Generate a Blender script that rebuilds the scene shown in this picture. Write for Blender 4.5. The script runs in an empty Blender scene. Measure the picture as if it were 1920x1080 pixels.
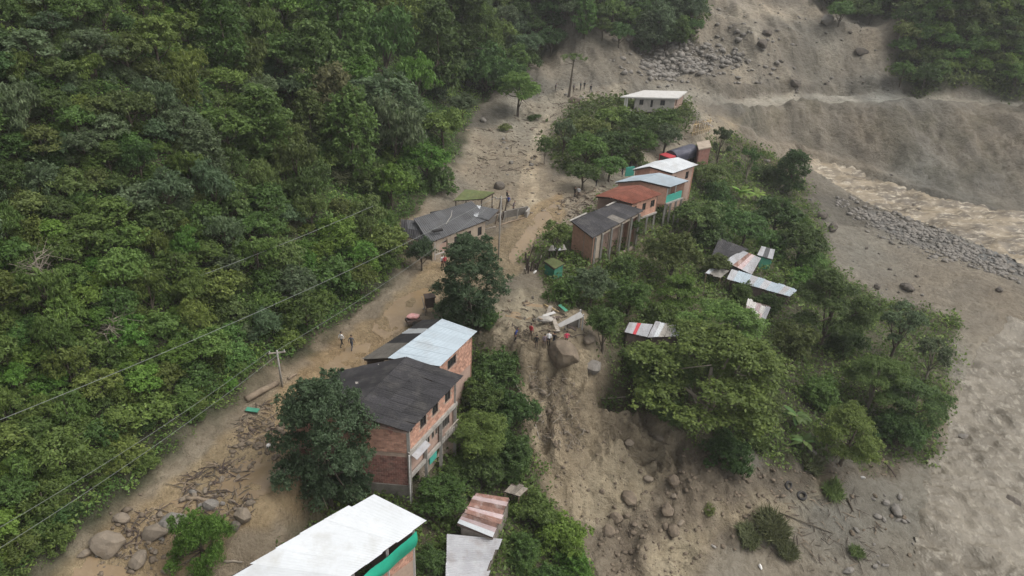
import bpy, bmesh, math, random
import numpy as np
from mathutils import Vector, Matrix

SC = bpy.context.scene
COL = SC.collection
# ------------------------------------------------------------------ camera
FPX, PITCH, ROLL = 1371.0, math.radians(30), 0.05
CAM = np.array([0.0, 0.0, 42.0])
_f = np.array([0, math.cos(PITCH), -math.sin(PITCH)])
_r0 = np.array([1.0, 0, 0]); _u0 = np.array([0, math.sin(PITCH), math.cos(PITCH)])
_r = _r0 * math.cos(ROLL) + _u0 * math.sin(ROLL)
_u = -_r0 * math.sin(ROLL) + _u0 * math.cos(ROLL)
cd = bpy.data.cameras.new('camera'); cam = bpy.data.objects.new('camera', cd); COL.objects.link(cam)
cd.sensor_width = 36; cd.lens = 36 * FPX / 1920; cd.clip_end = 3000; cd.clip_start = .5
cam.matrix_world = Matrix([[_r[0], _u[0], -_f[0], CAM[0]], [_r[1], _u[1], -_f[1], CAM[1]],
                           [_r[2], _u[2], -_f[2], CAM[2]], [0, 0, 0, 1]])
SC.camera = cam
# ------------------------------------------------------------------ sky and sun (overcast)
SUN_EL, SUN_AZ = math.radians(60), math.radians(95)      # az from +Y towards +X
wd = bpy.data.worlds.new('World'); SC.world = wd; wd.use_nodes = True
nt = wd.node_tree; nt.nodes.clear()
sky = nt.nodes.new('ShaderNodeTexSky'); sky.sky_type = 'NISHITA'; sky.sun_disc = False
sky.sun_elevation = SUN_EL; sky.sun_rotation = SUN_AZ; sky.dust_density = 4; sky.air_density = 1; sky.ozone_density = 1
hs = nt.nodes.new('ShaderNodeHueSaturation'); hs.inputs['Saturation'].default_value = .22
bg = nt.nodes.new('ShaderNodeBackground'); bg.inputs['Strength'].default_value = .15
wo = nt.nodes.new('ShaderNodeOutputWorld')
nt.links.new(sky.outputs[0], hs.inputs['Color']); nt.links.new(hs.outputs[0], bg.inputs[0]); nt.links.new(bg.outputs[0], wo.inputs[0])
sd = bpy.data.lights.new('sun', 'SUN'); sd.energy = 1.3; sd.angle = math.radians(50); sd.color = (1, .97, .92)
sun = bpy.data.objects.new('sun', sd); COL.objects.link(sun)
sv = Vector((math.sin(SUN_AZ) * math.cos(SUN_EL), math.cos(SUN_AZ) * math.cos(SUN_EL), math.sin(SUN_EL)))
sun.rotation_euler = sv.to_track_quat('Z', 'Y').to_euler(); sun.location = sv * 200
SC.view_settings.view_transform = 'Standard'; SC.view_settings.look = 'None'
SC.view_settings.gamma = 1; SC.view_settings.use_curve_mapping = False
SC.view_settings.exposure = 0.66
SC.render.engine = 'CYCLES'
SC.cycles.use_denoising = True
SC.cycles.max_bounces = 5; SC.cycles.diffuse_bounces = 4; SC.cycles.glossy_bounces = 2; SC.cycles.transmission_bounces = 3
SC.cycles.transparent_max_bounces = 4; SC.cycles.caustics_reflective = False; SC.cycles.caustics_refractive = False

RNG = np.random.default_rng(7)
random.seed(7)

# ------------------------------------------------------------------ noise
def _hash(ix, iy, s):
    h = (ix.astype(np.int64) * 374761393 + iy.astype(np.int64) * 668265263 + s * 982451653) & 0xffffffff
    h = ((h ^ (h >> 13)) * 1274126177) & 0xffffffff
    return ((h ^ (h >> 16)) & 0xffff) / 65535.0 * 2 - 1
def noise(x, y, s=0):
    ix = np.floor(x); iy = np.floor(y); fx = x - ix; fy = y - iy
    ux = fx * fx * fx * (fx * (fx * 6 - 15) + 10); uy = fy * fy * fy * (fy * (fy * 6 - 15) + 10)
    a = _hash(ix, iy, s); b = _hash(ix + 1, iy, s); c = _hash(ix, iy + 1, s); d = _hash(ix + 1, iy + 1, s)
    return (a * (1 - ux) + b * ux) * (1 - uy) + (c * (1 - ux) + d * ux) * uy
def fbm(x, y, o=4, s=0):
    t = 0; a = 1
    for i in range(o):
        t = t + a * noise(x * 2 ** i + 17.3 * i, y * 2 ** i - 9.1 * i, s + i); a *= .5
    return t
def ridged(x, y, o=4, s=0):
    t = 0; a = 1
    for i in range(o):
        t = t + a * (1 - 2 * np.abs(noise(x * 2 ** i + 7.3 * i, y * 2 ** i + 3.1 * i, s + i))); a *= .5
    return t

# ------------------------------------------------------------------ survey: sight lines of the photograph to ground points
def sight(px, py):
    px = np.asarray(px, float); py = np.asarray(py, float)
    return _f + np.multiply.outer((px - 960) / FPX, _r) - np.multiply.outer((py - 540) / FPX, _u)
def W(px, py, z):
    d = sight(px, py); return CAM + d * ((z - 42.0) / d[2])
def V(px, py, z): return Vector(W(px, py, z))

CTRL = [  # pixel x, pixel y, height: road and terrace
 (60,1140,-.5),(150,1075,-.3),(400,1000,-.2),(300,930,0),(480,880,0),(560,730,0),(640,690,0),(640,640,0),(720,590,0),(780,540,0),(820,510,0),
 (890,470,0),(960,440,0),(1000,400,0),(985,330,.2),(950,270,.4),(900,250,.6),(1000,210,.5),(1080,175,.8),(1000,150,1.5),(1130,165,.8),(860,520,0),(800,600,0),
 (1080,400,0),(1130,360,0),(1200,300,0),(1290,240,0),(1330,215,0),(1160,230,.3),(1060,280,.2),(1220,190,.2),
 (1400,240,-3.5),(1450,275,-8),(1330,240,-.5),(1300,290,-2),
 (700,700,0),(560,850,0),(580,900,-.3),(520,960,-.2),(600,935,-2.5),(570,985,-2.5),(640,960,-4.5),(700,1000,-4.8),(600,1080,-4),
 (690,860,-2.5),(770,950,-4.6),(660,880,-2),(850,840,-5),(880,760,-4),(880,690,-2.5),(900,620,-.5),(940,700,-3),(950,780,-5.2),(960,860,-7),(980,940,-8.2),
 (900,1000,-6.5),(1010,1050,-9.5),(850,1070,-6),(760,1080,-5.2),(1100,1080,-11),
 (1080,480,-1),(1170,470,-2.6),(1240,400,-3.5),(1290,350,-4),(1330,290,-4),(1400,330,-8),(1470,340,-10.6),(1540,420,-12.5),(1545,500,-12),
 (1130,560,-2),(1200,560,-3.2),(1350,560,-7),(1450,600,-9),(1560,600,-11.5),(1400,480,-6.5),(1300,450,-4.5),(1200,640,-3.8),(1180,740,-6),(1300,780,-8.2),(1450,820,-10),
 (1480,700,-10),(1600,720,-12),(1700,740,-13),(1640,620,-13.2),(1560,850,-12),(1380,880,-10.2),
 (930,560,0),(980,530,0),(1000,600,-.3),(960,640,-.2),(1020,655,-.3),(1080,645,-.4),(1105,640,-.6),(985,690,-1.8),(1000,738,-4.2),(1040,742,-4.6),(1075,742,-4.7),(1040,672,-.9),(1010,672,-.9),(1075,668,-.8),(1060,822,-7.6),(1010,830,-7.2),
 (1112,725,-4.0),(1120,770,-7.4),(1200,790,-7.7),(1195,828,-8.1),(1200,852,-9.6),(1250,812,-8.1),(1262,852,-9.8),(1120,850,-8.5),(1100,930,-10),(1200,950,-10.8),(1300,930,-10.6),(1300,1050,-12.2),(1180,1060,-11.6),
 (1500,910,-12.4),(1600,880,-12.9),(1690,870,-14),(1600,1000,-13.9),(1450,1060,-13.4),(1680,1050,-14.7),(1680,930,-14.3),(1420,960,-12.2),(1340,1100,-13),
 (1750,880,-15),(1800,1000,-15),(1900,1070,-15),(1800,780,-14.8),(1820,680,-14.6),(1920,620,-14.6),(1760,1110,-15),(2050,900,-15),(2050,650,-14.6),
 (1650,480,-13.7),(1560,460,-13.5),(1640,560,-14),(1700,540,-13.9),(1840,525,-12.7),(1910,560,-13.2),(1790,490,-13.7),(1740,600,-14.3),(1560,350,-12.2),(1600,400,-13.4),(1700,430,-13.4),(1850,490,-13.6),
 (1520,300,-9.8),(1620,370,-12.6),(1750,410,-13.2),(1920,450,-13.5),(2050,500,-13.6),(1560,320,-10.8),(1700,385,-13.2),(1850,420,-13.3),
 (1505,280,-9),(1600,310,-10.8),(1700,346,-11.8),(1800,374,-12.4),(1920,396,-12.6),(2050,430,-12.6),(1480,235,-5),
 (1400,206,-1.6),(1500,196,-1.6),(1600,193,-1.2),(1700,194,-.8),(1800,199,-.5),(1920,208,-.3),(2050,220,0),(1340,203,-1),
 (1500,184,-1.3),(1650,183,-.7),(1800,189,-.1),(1920,197,.4),(2050,208,.5),
 (1500,130,4),(1400,150,2.6),(1600,130,5),(1340,170,.6),(1480,60,9.7),(1480,0,14.6),(1600,60,10),(1600,0,15),(1300,130,2),(1250,110,3),(1350,60,8.5),(1380,0,13.5),(1230,140,1.4),
 (1080,100,4.5),(1060,50,9),(1150,130,3),(1130,80,6.3),(1190,150,1.7),(1200,90,4),(1100,10,14),(1200,30,11),(1290,60,8.5),(1060,-30,17),(1250,-20,15),(1450,-40,19),
 (1680,150,3),(1720,172,1.5),(1850,182,1.5),(1750,100,8.5),(1850,90,10),(1920,110,9.5),(1800,30,16),(1660,50,11),(1660,0,16),(1920,0,21),(2050,50,18),(1800,-60,26),
]
pts = [W(a, b, c) for a, b, c in CTRL]
# left hillside: rows uphill of its foot
FOOT = [(60,1180),(60,1100),(180,985),(300,885),(450,762),(600,645),(700,556),(762,500),(752,430),(810,365),(862,300),(885,228),(962,165),(1010,118),(1035,70),(1040,20)]
foot = np.array([W(a, b, .3 if b > 150 else (1.5 if b > 110 else (6 if b > 60 else 12))) for a, b in FOOT])
foot = np.vstack([foot[0] + [-9, -38, 0], foot])
def foot_normals():
    n = []
    for i in range(len(foot)):
        t = foot[min(i + 1, len(foot) - 1)] - foot[max(i - 1, 0)]
        m = np.array([-t[1], t[0]]); n.append(m / np.linalg.norm(m))
    n = np.array(n); k = np.array([.25, .5, .25])
    for _ in range(6):
        p = np.vstack([n[:1], n, n[-1:]]); n = k[0] * p[:-2] + k[1] * p[1:-1] + k[2] * p[2:]
    return n / np.linalg.norm(n, axis=1)[:, None]
fn = foot_normals()
for p, n in zip(foot, fn):
    pts.append(p)
    for o, h in ((4, 2.6), (12, 9), (28, 22), (60, 49), (110, 90)):
        pts.append(np.array([p[0] + n[0] * o, p[1] + n[1] * o, p[2] + h]))
# far rim, wide
for x, y, z in ((-60,420,120),(60,420,95),(180,420,110),(330,420,130),(330,250,80),(330,100,-10),(330,0,-16),(200,-60,-18),(0,-60,-14),(60,-60,-17),(230,180,30),(180,60,-15),(-60,-60,10),(-260,-60,140),(-260,200,170),(-260,420,190)):
    pts.append(np.array([x, y, z], float))
pts = np.array(pts)
def rbf_fit(p):
    d = np.sqrt(((p[:, None, :2] - p[None, :, :2]) ** 2).sum(-1) + .25)
    n = len(p); A = np.zeros((n + 3, n + 3)); A[:n, :n] = d - np.eye(n) * .12
    A[:n, n] = A[n, :n] = 1; A[:n, n + 1:] = p[:, :2]; A[n + 1:, :n] = p[:, :2].T
    return np.linalg.solve(A, np.r_[p[:, 2], 0, 0, 0])
wts = rbf_fit(pts)
def rbf(x, y):
    out = np.empty(x.shape); fx = x.ravel(); fy = y.ravel(); o = out.ravel(); n = len(pts)
    for i in range(0, fx.size, 20000):
        a = fx[i:i + 20000]; b = fy[i:i + 20000]
        d = np.sqrt((a[:, None] - pts[None, :, 0]) ** 2 + (b[:, None] - pts[None, :, 1]) ** 2 + .25)
        o[i:i + 20000] = d @ wts[:n] + wts[n] + a * wts[n + 1] + b * wts[n + 2]
    return o.reshape(x.shape)
def axis(segs):
    v = [segs[0][0]]
    for a, b, s0, s1 in segs:
        x = a
        while x < b:
            k = (x - a) / (b - a); x += s0 + (s1 - s0) * k; v.append(min(x, b))
    return np.unique(np.array(v))
GX = axis([(-260,-90,12,1.6),(-90,-30,1.6,.5),(-30,-2,.4,.26),(-2,24,.24,.24),(24,55,.26,.42),(55,110,.4,.8),(110,170,.8,2),(170,330,2,14)])
GY = axis([(-60,18,6,.5),(18,44,.38,.28),(44,66,.24,.24),(66,95,.26,.4),(95,170,.38,.8),(170,270,.8,1.8),(270,420,1.8,12)])
gx, gy = np.meshgrid(GX, GY)
H = rbf(gx, gy)
# the far bank: toe at the torrent, steep cut face, flat track bench, small cut behind it
lip = np.array([W(a, b, c) for a, b, c in ((1340,203,-1),(1400,206,-1.6),(1450,200,-1.6),(1500,196,-1.5),(1600,193,-1.2),(1700,194,-.9),(1800,199,-.6),(1920,208,-.3),(2050,220,0),(2300,240,0))])
toe = np.array([W(a, b, c) for a, b, c in ((1345,232,-2),(1400,243,-3.5),(1450,272,-7.5),(1505,280,-9),(1600,310,-10.8),(1700,346,-11.8),(1800,374,-12.4),(1920,396,-12.6),(2050,430,-12.6),(2300,500,-13))])
xw = gx + fbm(gx * .12, gy * .12, 2, 27) * 1.2
yl, zl_ = np.interp(xw, lip[:, 0], lip[:, 1]), np.interp(xw, lip[:, 0], lip[:, 2]); yt, zt_ = np.interp(xw, toe[:, 0], toe[:, 1]), np.interp(xw, toe[:, 0], toe[:, 2])
def sst(a, b, x): t = np.clip((x - a) / (b - a), 0, 1); return t * t * (3 - 2 * t)
endf = sst(40, 47, gx) * (1 - sst(150, 180, gx)); tb = (gy - yt) / np.maximum(yl - yt, 1); db = gy - yl
face = zt_ + (zl_ - zt_) * (.35 * np.clip(tb, 0, 1) + .65 * sst(.05, .95, tb))
back = zl_ + .25 * np.clip(db, 0, 6) * .3 + 1.7 * sst(6, 8, db) + .28 * np.clip(db - 8, 0, 30)
prof = np.where(tb < 1, face, back); wp = endf * np.where(tb < 0, sst(-.25, 0, tb), np.where(db < 0, 1, 1 - sst(9, 26, db)))
H = H * (1 - wp) + prof * wp
HS = H.copy()
def bil(G, x, y):
    x = np.clip(x, GX[0], GX[-1] - 1e-6); y = np.clip(y, GY[0], GY[-1] - 1e-6)
    i = np.clip(np.searchsorted(GX, x, side='right') - 1, 0, len(GX) - 2); j = np.clip(np.searchsorted(GY, y, side='right') - 1, 0, len(GY) - 2)
    u = (x - GX[i]) / (GX[i + 1] - GX[i]); v = (y - GY[j]) / (GY[j + 1] - GY[j])
    return (G[j, i] * (1 - u) + G[j, i + 1] * u) * (1 - v) + (G[j + 1, i] * (1 - u) + G[j + 1, i + 1] * u) * v
_T = 14 * 1.0012 ** np.arange(3000)
def hit(px, py, h=0.0, G=None):
    """where the sight line meets the ground raised by h"""
    G = H if G is None else G
    d = sight(px, py); P = CAM + _T[:, None] * d
    g = P[:, 2] - bil(G, P[:, 0], P[:, 1]) - h
    k = np.argmax(g < 0)
    if g[k] >= 0: k = len(_T) - 1
    if k == 0: return P[0]
    s = g[k - 1] / (g[k - 1] - g[k] + 1e-9)
    return P[k - 1] + (P[k] - P[k - 1]) * s
def ground(x, y): return float(bil(H, np.array([x]), np.array([y]))[0])
def depth(p): return float((np.asarray(p) - CAM) @ _f)
def sdf_poly(poly, x, y):
    """signed distance, positive inside"""
    d = np.full(x.shape, 1e9); ins = np.zeros(x.shape, bool); n = len(poly)
    for i in range(n):
        a = poly[i]; b = poly[(i + 1) % n]; e = b - a; L = (e @ e) + 1e-9
        t = np.clip(((x - a[0]) * e[0] + (y - a[1]) * e[1]) / L, 0, 1)
        d = np.minimum(d, (x - a[0] - t * e[0]) ** 2 + (y - a[1] - t * e[1]) ** 2)
        c = ((a[1] > y) != (b[1] > y)) & (x < (b[0] - a[0]) * (y - a[1]) / (b[1] - a[1] + 1e-12) + a[0])
        ins ^= c
    d = np.sqrt(d); return np.where(ins, d, -d)
def zone(pp): return np.array([hit(a, b, 0, HS)[:2] for a, b in pp])
ZPIX = dict(
 road=[(90,1095),(180,1010),(290,925),(420,825),(500,765),(560,700),(640,632),(700,592),(760,540),(800,500),(850,490),(930,440),(985,400),(1050,368),(1060,400),(1010,445),(965,520),(930,560),(860,560),(800,590),(740,640),(690,690),(660,760),(600,800),(600,880),(560,945),(500,985),(430,1010),(300,1095)],
 flow=[(862,330),(880,245),(960,215),(1000,190),(1100,168),(1180,160),(1190,185),(1080,200),(1050,240),(1012,275),(1030,340),(1080,330),(1160,312),(1260,265),(1330,220),(1365,235),(1300,285),(1200,330),(1130,362),(1080,425),(1000,420),(935,400),(900,370)],
 scarp=[(930,545),(1000,535),(1090,590),(1118,640),(1135,700),(1118,765),(1230,785),(1275,835),(1250,890),(1200,950),(1110,985),(1060,960),(1030,930),(1005,850),(975,760),(960,680),(925,640)],
 debris=[(1230,785),(1330,845),(1420,862),(1540,872),(1640,866),(1700,872),(1640,900),(1570,905),(1500,945),(1440,970),(1400,1000),(1350,1040),(1290,1120),(1130,1120),(1090,1040),(1060,960),(1110,980),(1200,945),(1250,890),(1275,835)],
 spill=[(1540,905),(1562,932),(1500,962),(1400,985),(1330,1025),(1290,1100),(1200,1100),(1230,1040),(1310,1000),(1400,955),(1480,922)],
 track=[(968,368),(978,320),(992,280),(1002,245),(1022,215),(1034,218),(1020,250),(1014,290),(1004,330),(1014,375),(1000,405),(980,398)],
 cut=[(1335,188),(1400,166),(1460,158),(1500,170),(1600,171),(1700,175),(1790,179),(1850,186),(1850,192),(1780,189),(1650,184),(1500,184),(1400,190)],
 sand=[(1290,262),(1310,238),(1345,222),(1400,232),(1350,262),(1325,275)],
 boulders=[(1195,90),(1330,82),(1400,108),(1300,148),(1215,155)],
 slope=[(960,560),(905,610),(930,660),(975,760),(1005,850),(1030,930),(1080,1000),(1110,1110),(740,1110),(640,1110),(560,1010),(600,930),(660,850),(760,760),(860,640)],
 village=[(1010,440),(1080,420),(1150,360),(1250,320),(1330,270),(1400,270),(1480,310),(1545,420),(1560,500),(1650,560),(1790,600),(1790,720),(1750,860),(1650,865),(1540,870),(1420,860),(1330,850),(1230,785),(1118,765),(1135,690),(1110,600),(1020,540),(985,490)],
 grove=[(1020,270),(1060,210),(1160,188),(1290,200),(1300,225),(1240,268),(1140,318),(1075,335),(1040,310)],
 topright=[(1668,150),(1725,180),(1800,170),(1850,186),(1930,190),(2100,195),(2100,-60),(1560,-60),(1640,0),(1700,30),(1690,80)],
 topmid=[(1060,20),(1130,55),(1200,70),(1300,75),(1320,20),(1330,-60),(1040,-60)],
 topfar=[(1530,0),(1560,25),(1650,25),(1680,0),(1640,-60),(1540,-60)],
 bank=[(1330,225),(1400,212),(1500,200),(1700,200),(1920,212),(2100,225),(2100,440),(1920,398),(1800,376),(1700,348),(1600,312),(1500,282),(1430,260)],
 ledge=[(1330,205),(1400,192),(1500,184),(1700,184),(1930,198),(2100,208),(2100,224),(1920,212),(1700,200),(1500,200),(1400,212),(1345,222)],
 rivernear=[(1738,1120),(1732,980),(1755,880),(1790,770),(1818,690),(1850,640),(1900,600),(1960,585),(2150,600),(2150,1120)],
 riverfar=[(1492,280),(1530,298),(1600,316),(1680,344),(1760,368),(1840,386),(1930,405),(2150,470),(2150,560),(1960,520),(1900,482),(1800,442),(1700,405),(1620,378),(1560,340),(1510,312)],
 cobbles=[(1600,385),(1700,415),(1800,448),(1930,490),(2100,540),(2100,570),(1920,520),(1830,492),(1740,470),(1650,430)],
)
ZPIX['cobbles'] = ZPIX['cobbles']
Z = {k: zone(v) for k, v in ZPIX.items()}
M = {}
wob = fbm(gx * .35, gy * .35, 3, 5) * .9
def mask(k, soft=1.0, w=1.0):
    return np.clip(.5 + (sdf_poly(Z[k], gx, gy) + wob * w) / soft, 0, 1)
for k in ZPIX: M[k] = mask(k, {'road': .8, 'track': .7, 'riverfar': .8, 'rivernear': .8}.get(k, 1.6), .3 if k.startswith('river') or k == 'track' else 1)
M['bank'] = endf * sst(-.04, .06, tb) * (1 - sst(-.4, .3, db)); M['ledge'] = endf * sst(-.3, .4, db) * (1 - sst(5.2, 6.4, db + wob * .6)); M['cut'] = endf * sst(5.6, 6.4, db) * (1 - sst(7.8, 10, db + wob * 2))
# uphill of the foot line
fpoly = np.vstack([foot[:, :2], [[foot[-1][0] - 20, 420], [-260, 420], [-260, -60]]])
M['hill'] = np.clip(.5 + (sdf_poly(fpoly, gx, gy) + wob) / 1.5, 0, 1)
# relief
rough = .10 + .14 * M['scarp'] + .16 * M['debris'] + .25 * M['bank'] + .1 * M['flow']
far = np.clip((gy - 120) / 60, 0, 1) * (1 - M['hill'])
rough = rough + far * .35
rough = rough * (1 - .75 * M['road']) * (1 - .6 * M['ledge'])
sc_ = 1 + far * 1.5
H = H + rough * (ridged(gx * .33 / sc_, gy * .33 / sc_, 4, 11) * .55 + fbm(gx * .9 / sc_, gy * .9 / sc_, 3, 23) * .35)
bi = M['bank'] * sst(0, .25, tb) * (1 - .8 * sst(.8, 1, tb))
H += bi * (ridged(gx * .13, gy * .09, 3, 31) * .6 + ridged(gx * .38 + gy * .1, gy * .3, 4, 33) * .5)
cl = np.clip((gy - 52) / 3, 0, 1) * np.clip((63.5 - gy) / 2, 0, 1) * M['scarp']
wx = gx + fbm(gx * .25, gy * .25, 3, 36) * 1.6; wy = gy + fbm(gx * .25 + 9, gy * .25, 3, 40) * 1.6
ac, al = wx * .92 + wy * .38, wx * .38 - wy * .92
sl = np.maximum(M['scarp'], M['debris'])
H += sl * (ridged(ac * .21, al * .05, 3, 37) * .55 + ridged(ac * .6, al * .17, 3, 35) * .22)
H += cl * (np.abs(noise(wx * .62, wy * .55, 38)) * 1.7 - .6 + ridged(wx * 1.1, wy * .9, 3, 39) * .42)
H += M['cut'] * ridged(gx * .3, gy * .3, 3, 47) * .5
H += M['debris'] * np.clip(ridged(wx * .35, wy * .35, 3, 45), -.2, 1) * .45
H += M['road'] * (noise(gx * .9, gy * .9, 41) * .05 + noise(gx * 2.2, gy * 2.2, 43) * .03)
slide = far * (1 - np.maximum(M['riverfar'], M['ledge']))
H += slide * (ridged(gx * .075 + gy * .02, gy * .04, 4, 55) * 1.3 + ridged(gx * .3, gy * .12, 3, 57) * .3)
H += M['hill'] * fbm(gx * .12, gy * .12, 3, 51) * .9
H -= np.maximum(M['rivernear'], M['riverfar']) * .9

# ------------------------------------------------------------------ object helpers
def tag(o, label=None, cat=None, group=None, kind=None):
    if label: o['label'] = label
    if cat: o['category'] = cat
    if group: o['group'] = group
    if kind: o['kind'] = kind
    return o
def link(o, parent=None):
    COL.objects.link(o)
    if parent is not None: o.parent = parent
    return o
def empty(name, loc, rz=0.0, label=None, cat=None, group=None):
    o = bpy.data.objects.new(name, None); link(o); o.location = Vector(loc); o.rotation_euler = (0, 0, rz)
    o.empty_display_size = .3
    return tag(o, label, cat, group)
class MB:
    def __init__(s): s.v = []; s.f = []; s.m = []; s.t = []
    def add(s, vs, fs, m=0, t=None):
        o = len(s.v); s.v += [tuple(p) for p in vs]; s.f += [tuple(i + o for i in q) for q in fs]
        s.m += [m] * len(fs); s.t += [random.random() if t is None else t] * len(fs); return s
    def box(s, c, d, rot=None, m=0, t=None):
        hx, hy, hz = d[0] / 2, d[1] / 2, d[2] / 2
        vs = [Vector((x * hx, y * hy, z * hz)) for x in (-1, 1) for y in (-1, 1) for z in (-1, 1)]
        if rot is not None: vs = [rot @ p for p in vs]
        c = Vector(c); return s.add([p + c for p in vs], [(0,1,3,2),(4,6,7,5),(0,4,5,1),(2,3,7,6),(0,2,6,4),(1,5,7,3)], m, t)
    def beam(s, a, b, w, h=None, m=0, t=None, up=(0, 0, 1)):
        a = Vector(a); b = Vector(b); d = b - a; L = d.length
        if L < 1e-6: return s
        z = d / L; x = Vector(up).cross(z)
        if x.length < 1e-4: x = Vector((1, 0, 0))
        x.normalize(); y = z.cross(x); R = Matrix((x, y, z)).transposed()
        return s.box((a + b) / 2, (w, h or w, L), R, m, t)
    def tube(s, pts, rad, n=6, m=0, cap=True, t=None):
        pts = [Vector(p) for p in pts]; k = len(pts)
        rad = rad if hasattr(rad, '__len__') else [rad] * k
        vs = []; fs = []
        for i, p in enumerate(pts):
            d = pts[min(i + 1, k - 1)] - pts[max(i - 1, 0)]; d.normalize()
            x = d.cross(Vector((.13, .21, 1)))
            if x.length < .05: x = d.cross(Vector((1, 0, 0)))
            x.normalize(); y = d.cross(x)
            vs += [p + (x * math.cos(2 * math.pi * j / n) + y * math.sin(2 * math.pi * j / n)) * rad[i] for j in range(n)]
        for i in range(k - 1):
            for j in range(n):
                fs.append((i * n + j, i * n + (j + 1) % n, (i + 1) * n + (j + 1) % n, (i + 1) * n + j))
        if cap: fs += [tuple(range(n))[::-1], tuple(range((k - 1) * n, k * n))]
        return s.add(vs, fs, m, t)
    def mesh(s, name, smooth=False):
        me = bpy.data.meshes.new(name); me.from_pydata(s.v, [], s.f)
        at = me.attributes.new('tint', 'FLOAT', 'FACE'); at.data.foreach_set('value', np.array(s.t, np.float32))
        me.polygons.foreach_set('material_index', np.array(s.m, np.int32))
        if smooth: me.polygons.foreach_set('use_smooth', np.ones(len(s.f), bool))
        me.update(); return me
    def build(s, name, mats, parent=None, smooth=False, world=True):
        """link as one object; vertices are given in world space, a parent's place is taken off"""
        me = s.mesh(name, smooth)
        for m in (mats if isinstance(mats, (list, tuple)) else [mats]): me.materials.append(m)
        o = bpy.data.objects.new(name, me); link(o, parent)
        if parent is not None and world:
            M_ = Matrix.Identity(4); q = parent
            while q is not None:
                M_ = Matrix.LocRotScale(q.location, q.rotation_euler, q.scale) @ M_; q = q.parent
            me.transform(M_.inverted())
        return o
def np_mesh(name, v, f, tint=None, mats=(), smooth=False):
    """v (n,3), f (m,k) arrays"""
    me = bpy.data.meshes.new(name); k = f.shape[1]
    me.vertices.add(len(v)); me.vertices.foreach_set('co', np.ascontiguousarray(v, np.float32).ravel())
    me.loops.add(f.size); me.loops.foreach_set('vertex_index', np.ascontiguousarray(f, np.int32).ravel())
    me.polygons.add(len(f)); me.polygons.foreach_set('loop_start', np.arange(0, f.size, k, dtype=np.int32))
    me.update(calc_edges=True)
    if smooth: me.polygons.foreach_set('use_smooth', np.ones(len(f), bool))
    if tint is not None:
        at = me.attributes.new('tint', 'FLOAT', 'FACE'); at.data.foreach_set('value', np.asarray(tint, np.float32))
    for m in mats: me.materials.append(m)
    return me

# ------------------------------------------------------------------ materials
def newmat(name):
    m = bpy.data.materials.new(name); m.use_nodes = True; n = m.node_tree.nodes; l = m.node_tree.links
    n.clear(); o = n.new('ShaderNodeOutputMaterial'); b = n.new('ShaderNodeBsdfPrincipled'); l.new(b.outputs[0], o.inputs[0])
    return m, n, l, b, o
def mathn(n, l, op, a, b=None, clamp=False):
    x = n.new('ShaderNodeMath'); x.operation = op; x.use_clamp = clamp
    for i, q in enumerate((a, b)):
        if q is None: continue
        if isinstance(q, (int, float)): x.inputs[i].default_value = q
        else: l.new(q, x.inputs[i])
    return x.outputs[0]
def mixc(n, l, fac, a, b, mode='MIX'):
    x = n.new('ShaderNodeMix'); x.data_type = 'RGBA'; x.blend_type = mode
    for i, q in ((0, fac), (6, a), (7, b)):
        if isinstance(q, (int, float)): x.inputs[i].default_value = q
        elif isinstance(q, (tuple, list)): x.inputs[i].default_value = (*q, 1) if len(q) == 3 else q
        else: l.new(q, x.inputs[i])
    return x.outputs[2]
def noisen(n, l, vec, scale, detail=4, rough=.55):
    x = n.new('ShaderNodeTexNoise'); x.inputs['Scale'].default_value = scale; x.inputs['Detail'].default_value = detail; x.inputs['Roughness'].default_value = rough
    if vec is not None: l.new(vec, x.inputs['Vector'])
    return x.outputs[0]
def remap(n, l, v, a, b, c=0.0, d=1.0):
    x = n.new('ShaderNodeMapRange'); l.new(v, x.inputs[0])
    for i, q in enumerate((a, b, c, d)): x.inputs[i + 1].default_value = q
    return x.outputs[0]
def objco(n): return n.new('ShaderNodeTexCoord').outputs['Object']
def attr(n, name): x = n.new('ShaderNodeAttribute'); x.attribute_name = name; return x
def bump(n, l, b, h, dist, strength=1.0):
    x = n.new('ShaderNodeBump'); x.inputs['Distance'].default_value = dist; x.inputs['Strength'].default_value = strength
    l.new(h, x.inputs['Height']); l.new(x.outputs[0], b.inputs['Normal'])
def plain(name, c, rough=.8, var=.25, scale=3.0, dirt=None, dirt_amt=.5, bumpd=0.0, metal=0.0, spec=.3, tint=.0):
    """a worn surface: two noises over the colour, dirt in blotches, tint per piece"""
    m, n, l, b, o = newmat(name); co = objco(n)
    a = noisen(n, l, co, scale, 5); f = noisen(n, l, co, scale * 6, 3)
    col = mixc(n, l, remap(n, l, a, .3, .7), tuple(x * (1 - var) for x in c), tuple(min(1, x * (1 + var)) for x in c))
    col = mixc(n, l, remap(n, l, f, .35, .65, 0, .35), col, tuple(x * (1 - var * 1.5) for x in c))
    if dirt:
        d = noisen(n, l, co, scale * .7, 6, .65)
        col = mixc(n, l, remap(n, l, d, .5, .68, 0, dirt_amt), col, dirt)
    if tint:
        t = attr(n, 'tint'); col = mixc(n, l, 1.0, col, remapcol(n, l, t.outputs['Fac'], 1 - tint, 1 + tint), 'MULTIPLY')
    l.new(col, b.inputs['Base Color']); b.inputs['Roughness'].default_value = rough; b.inputs['Metallic'].default_value = metal
    b.inputs['Specular IOR Level'].default_value = spec
    if bumpd: bump(n, l, b, f, bumpd)
    return m
def remapcol(n, l, v, lo, hi):
    r = remap(n, l, v, 0, 1, lo, hi); c = n.new('ShaderNodeCombineColor')
    for i in range(3): l.new(r, c.inputs[i])
    return c.outputs[0]
MUD = (.255, .205, .145)
MT = {}
def add(name, *a, **k): MT[name] = plain(name, *a, **k); return MT[name]
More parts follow.
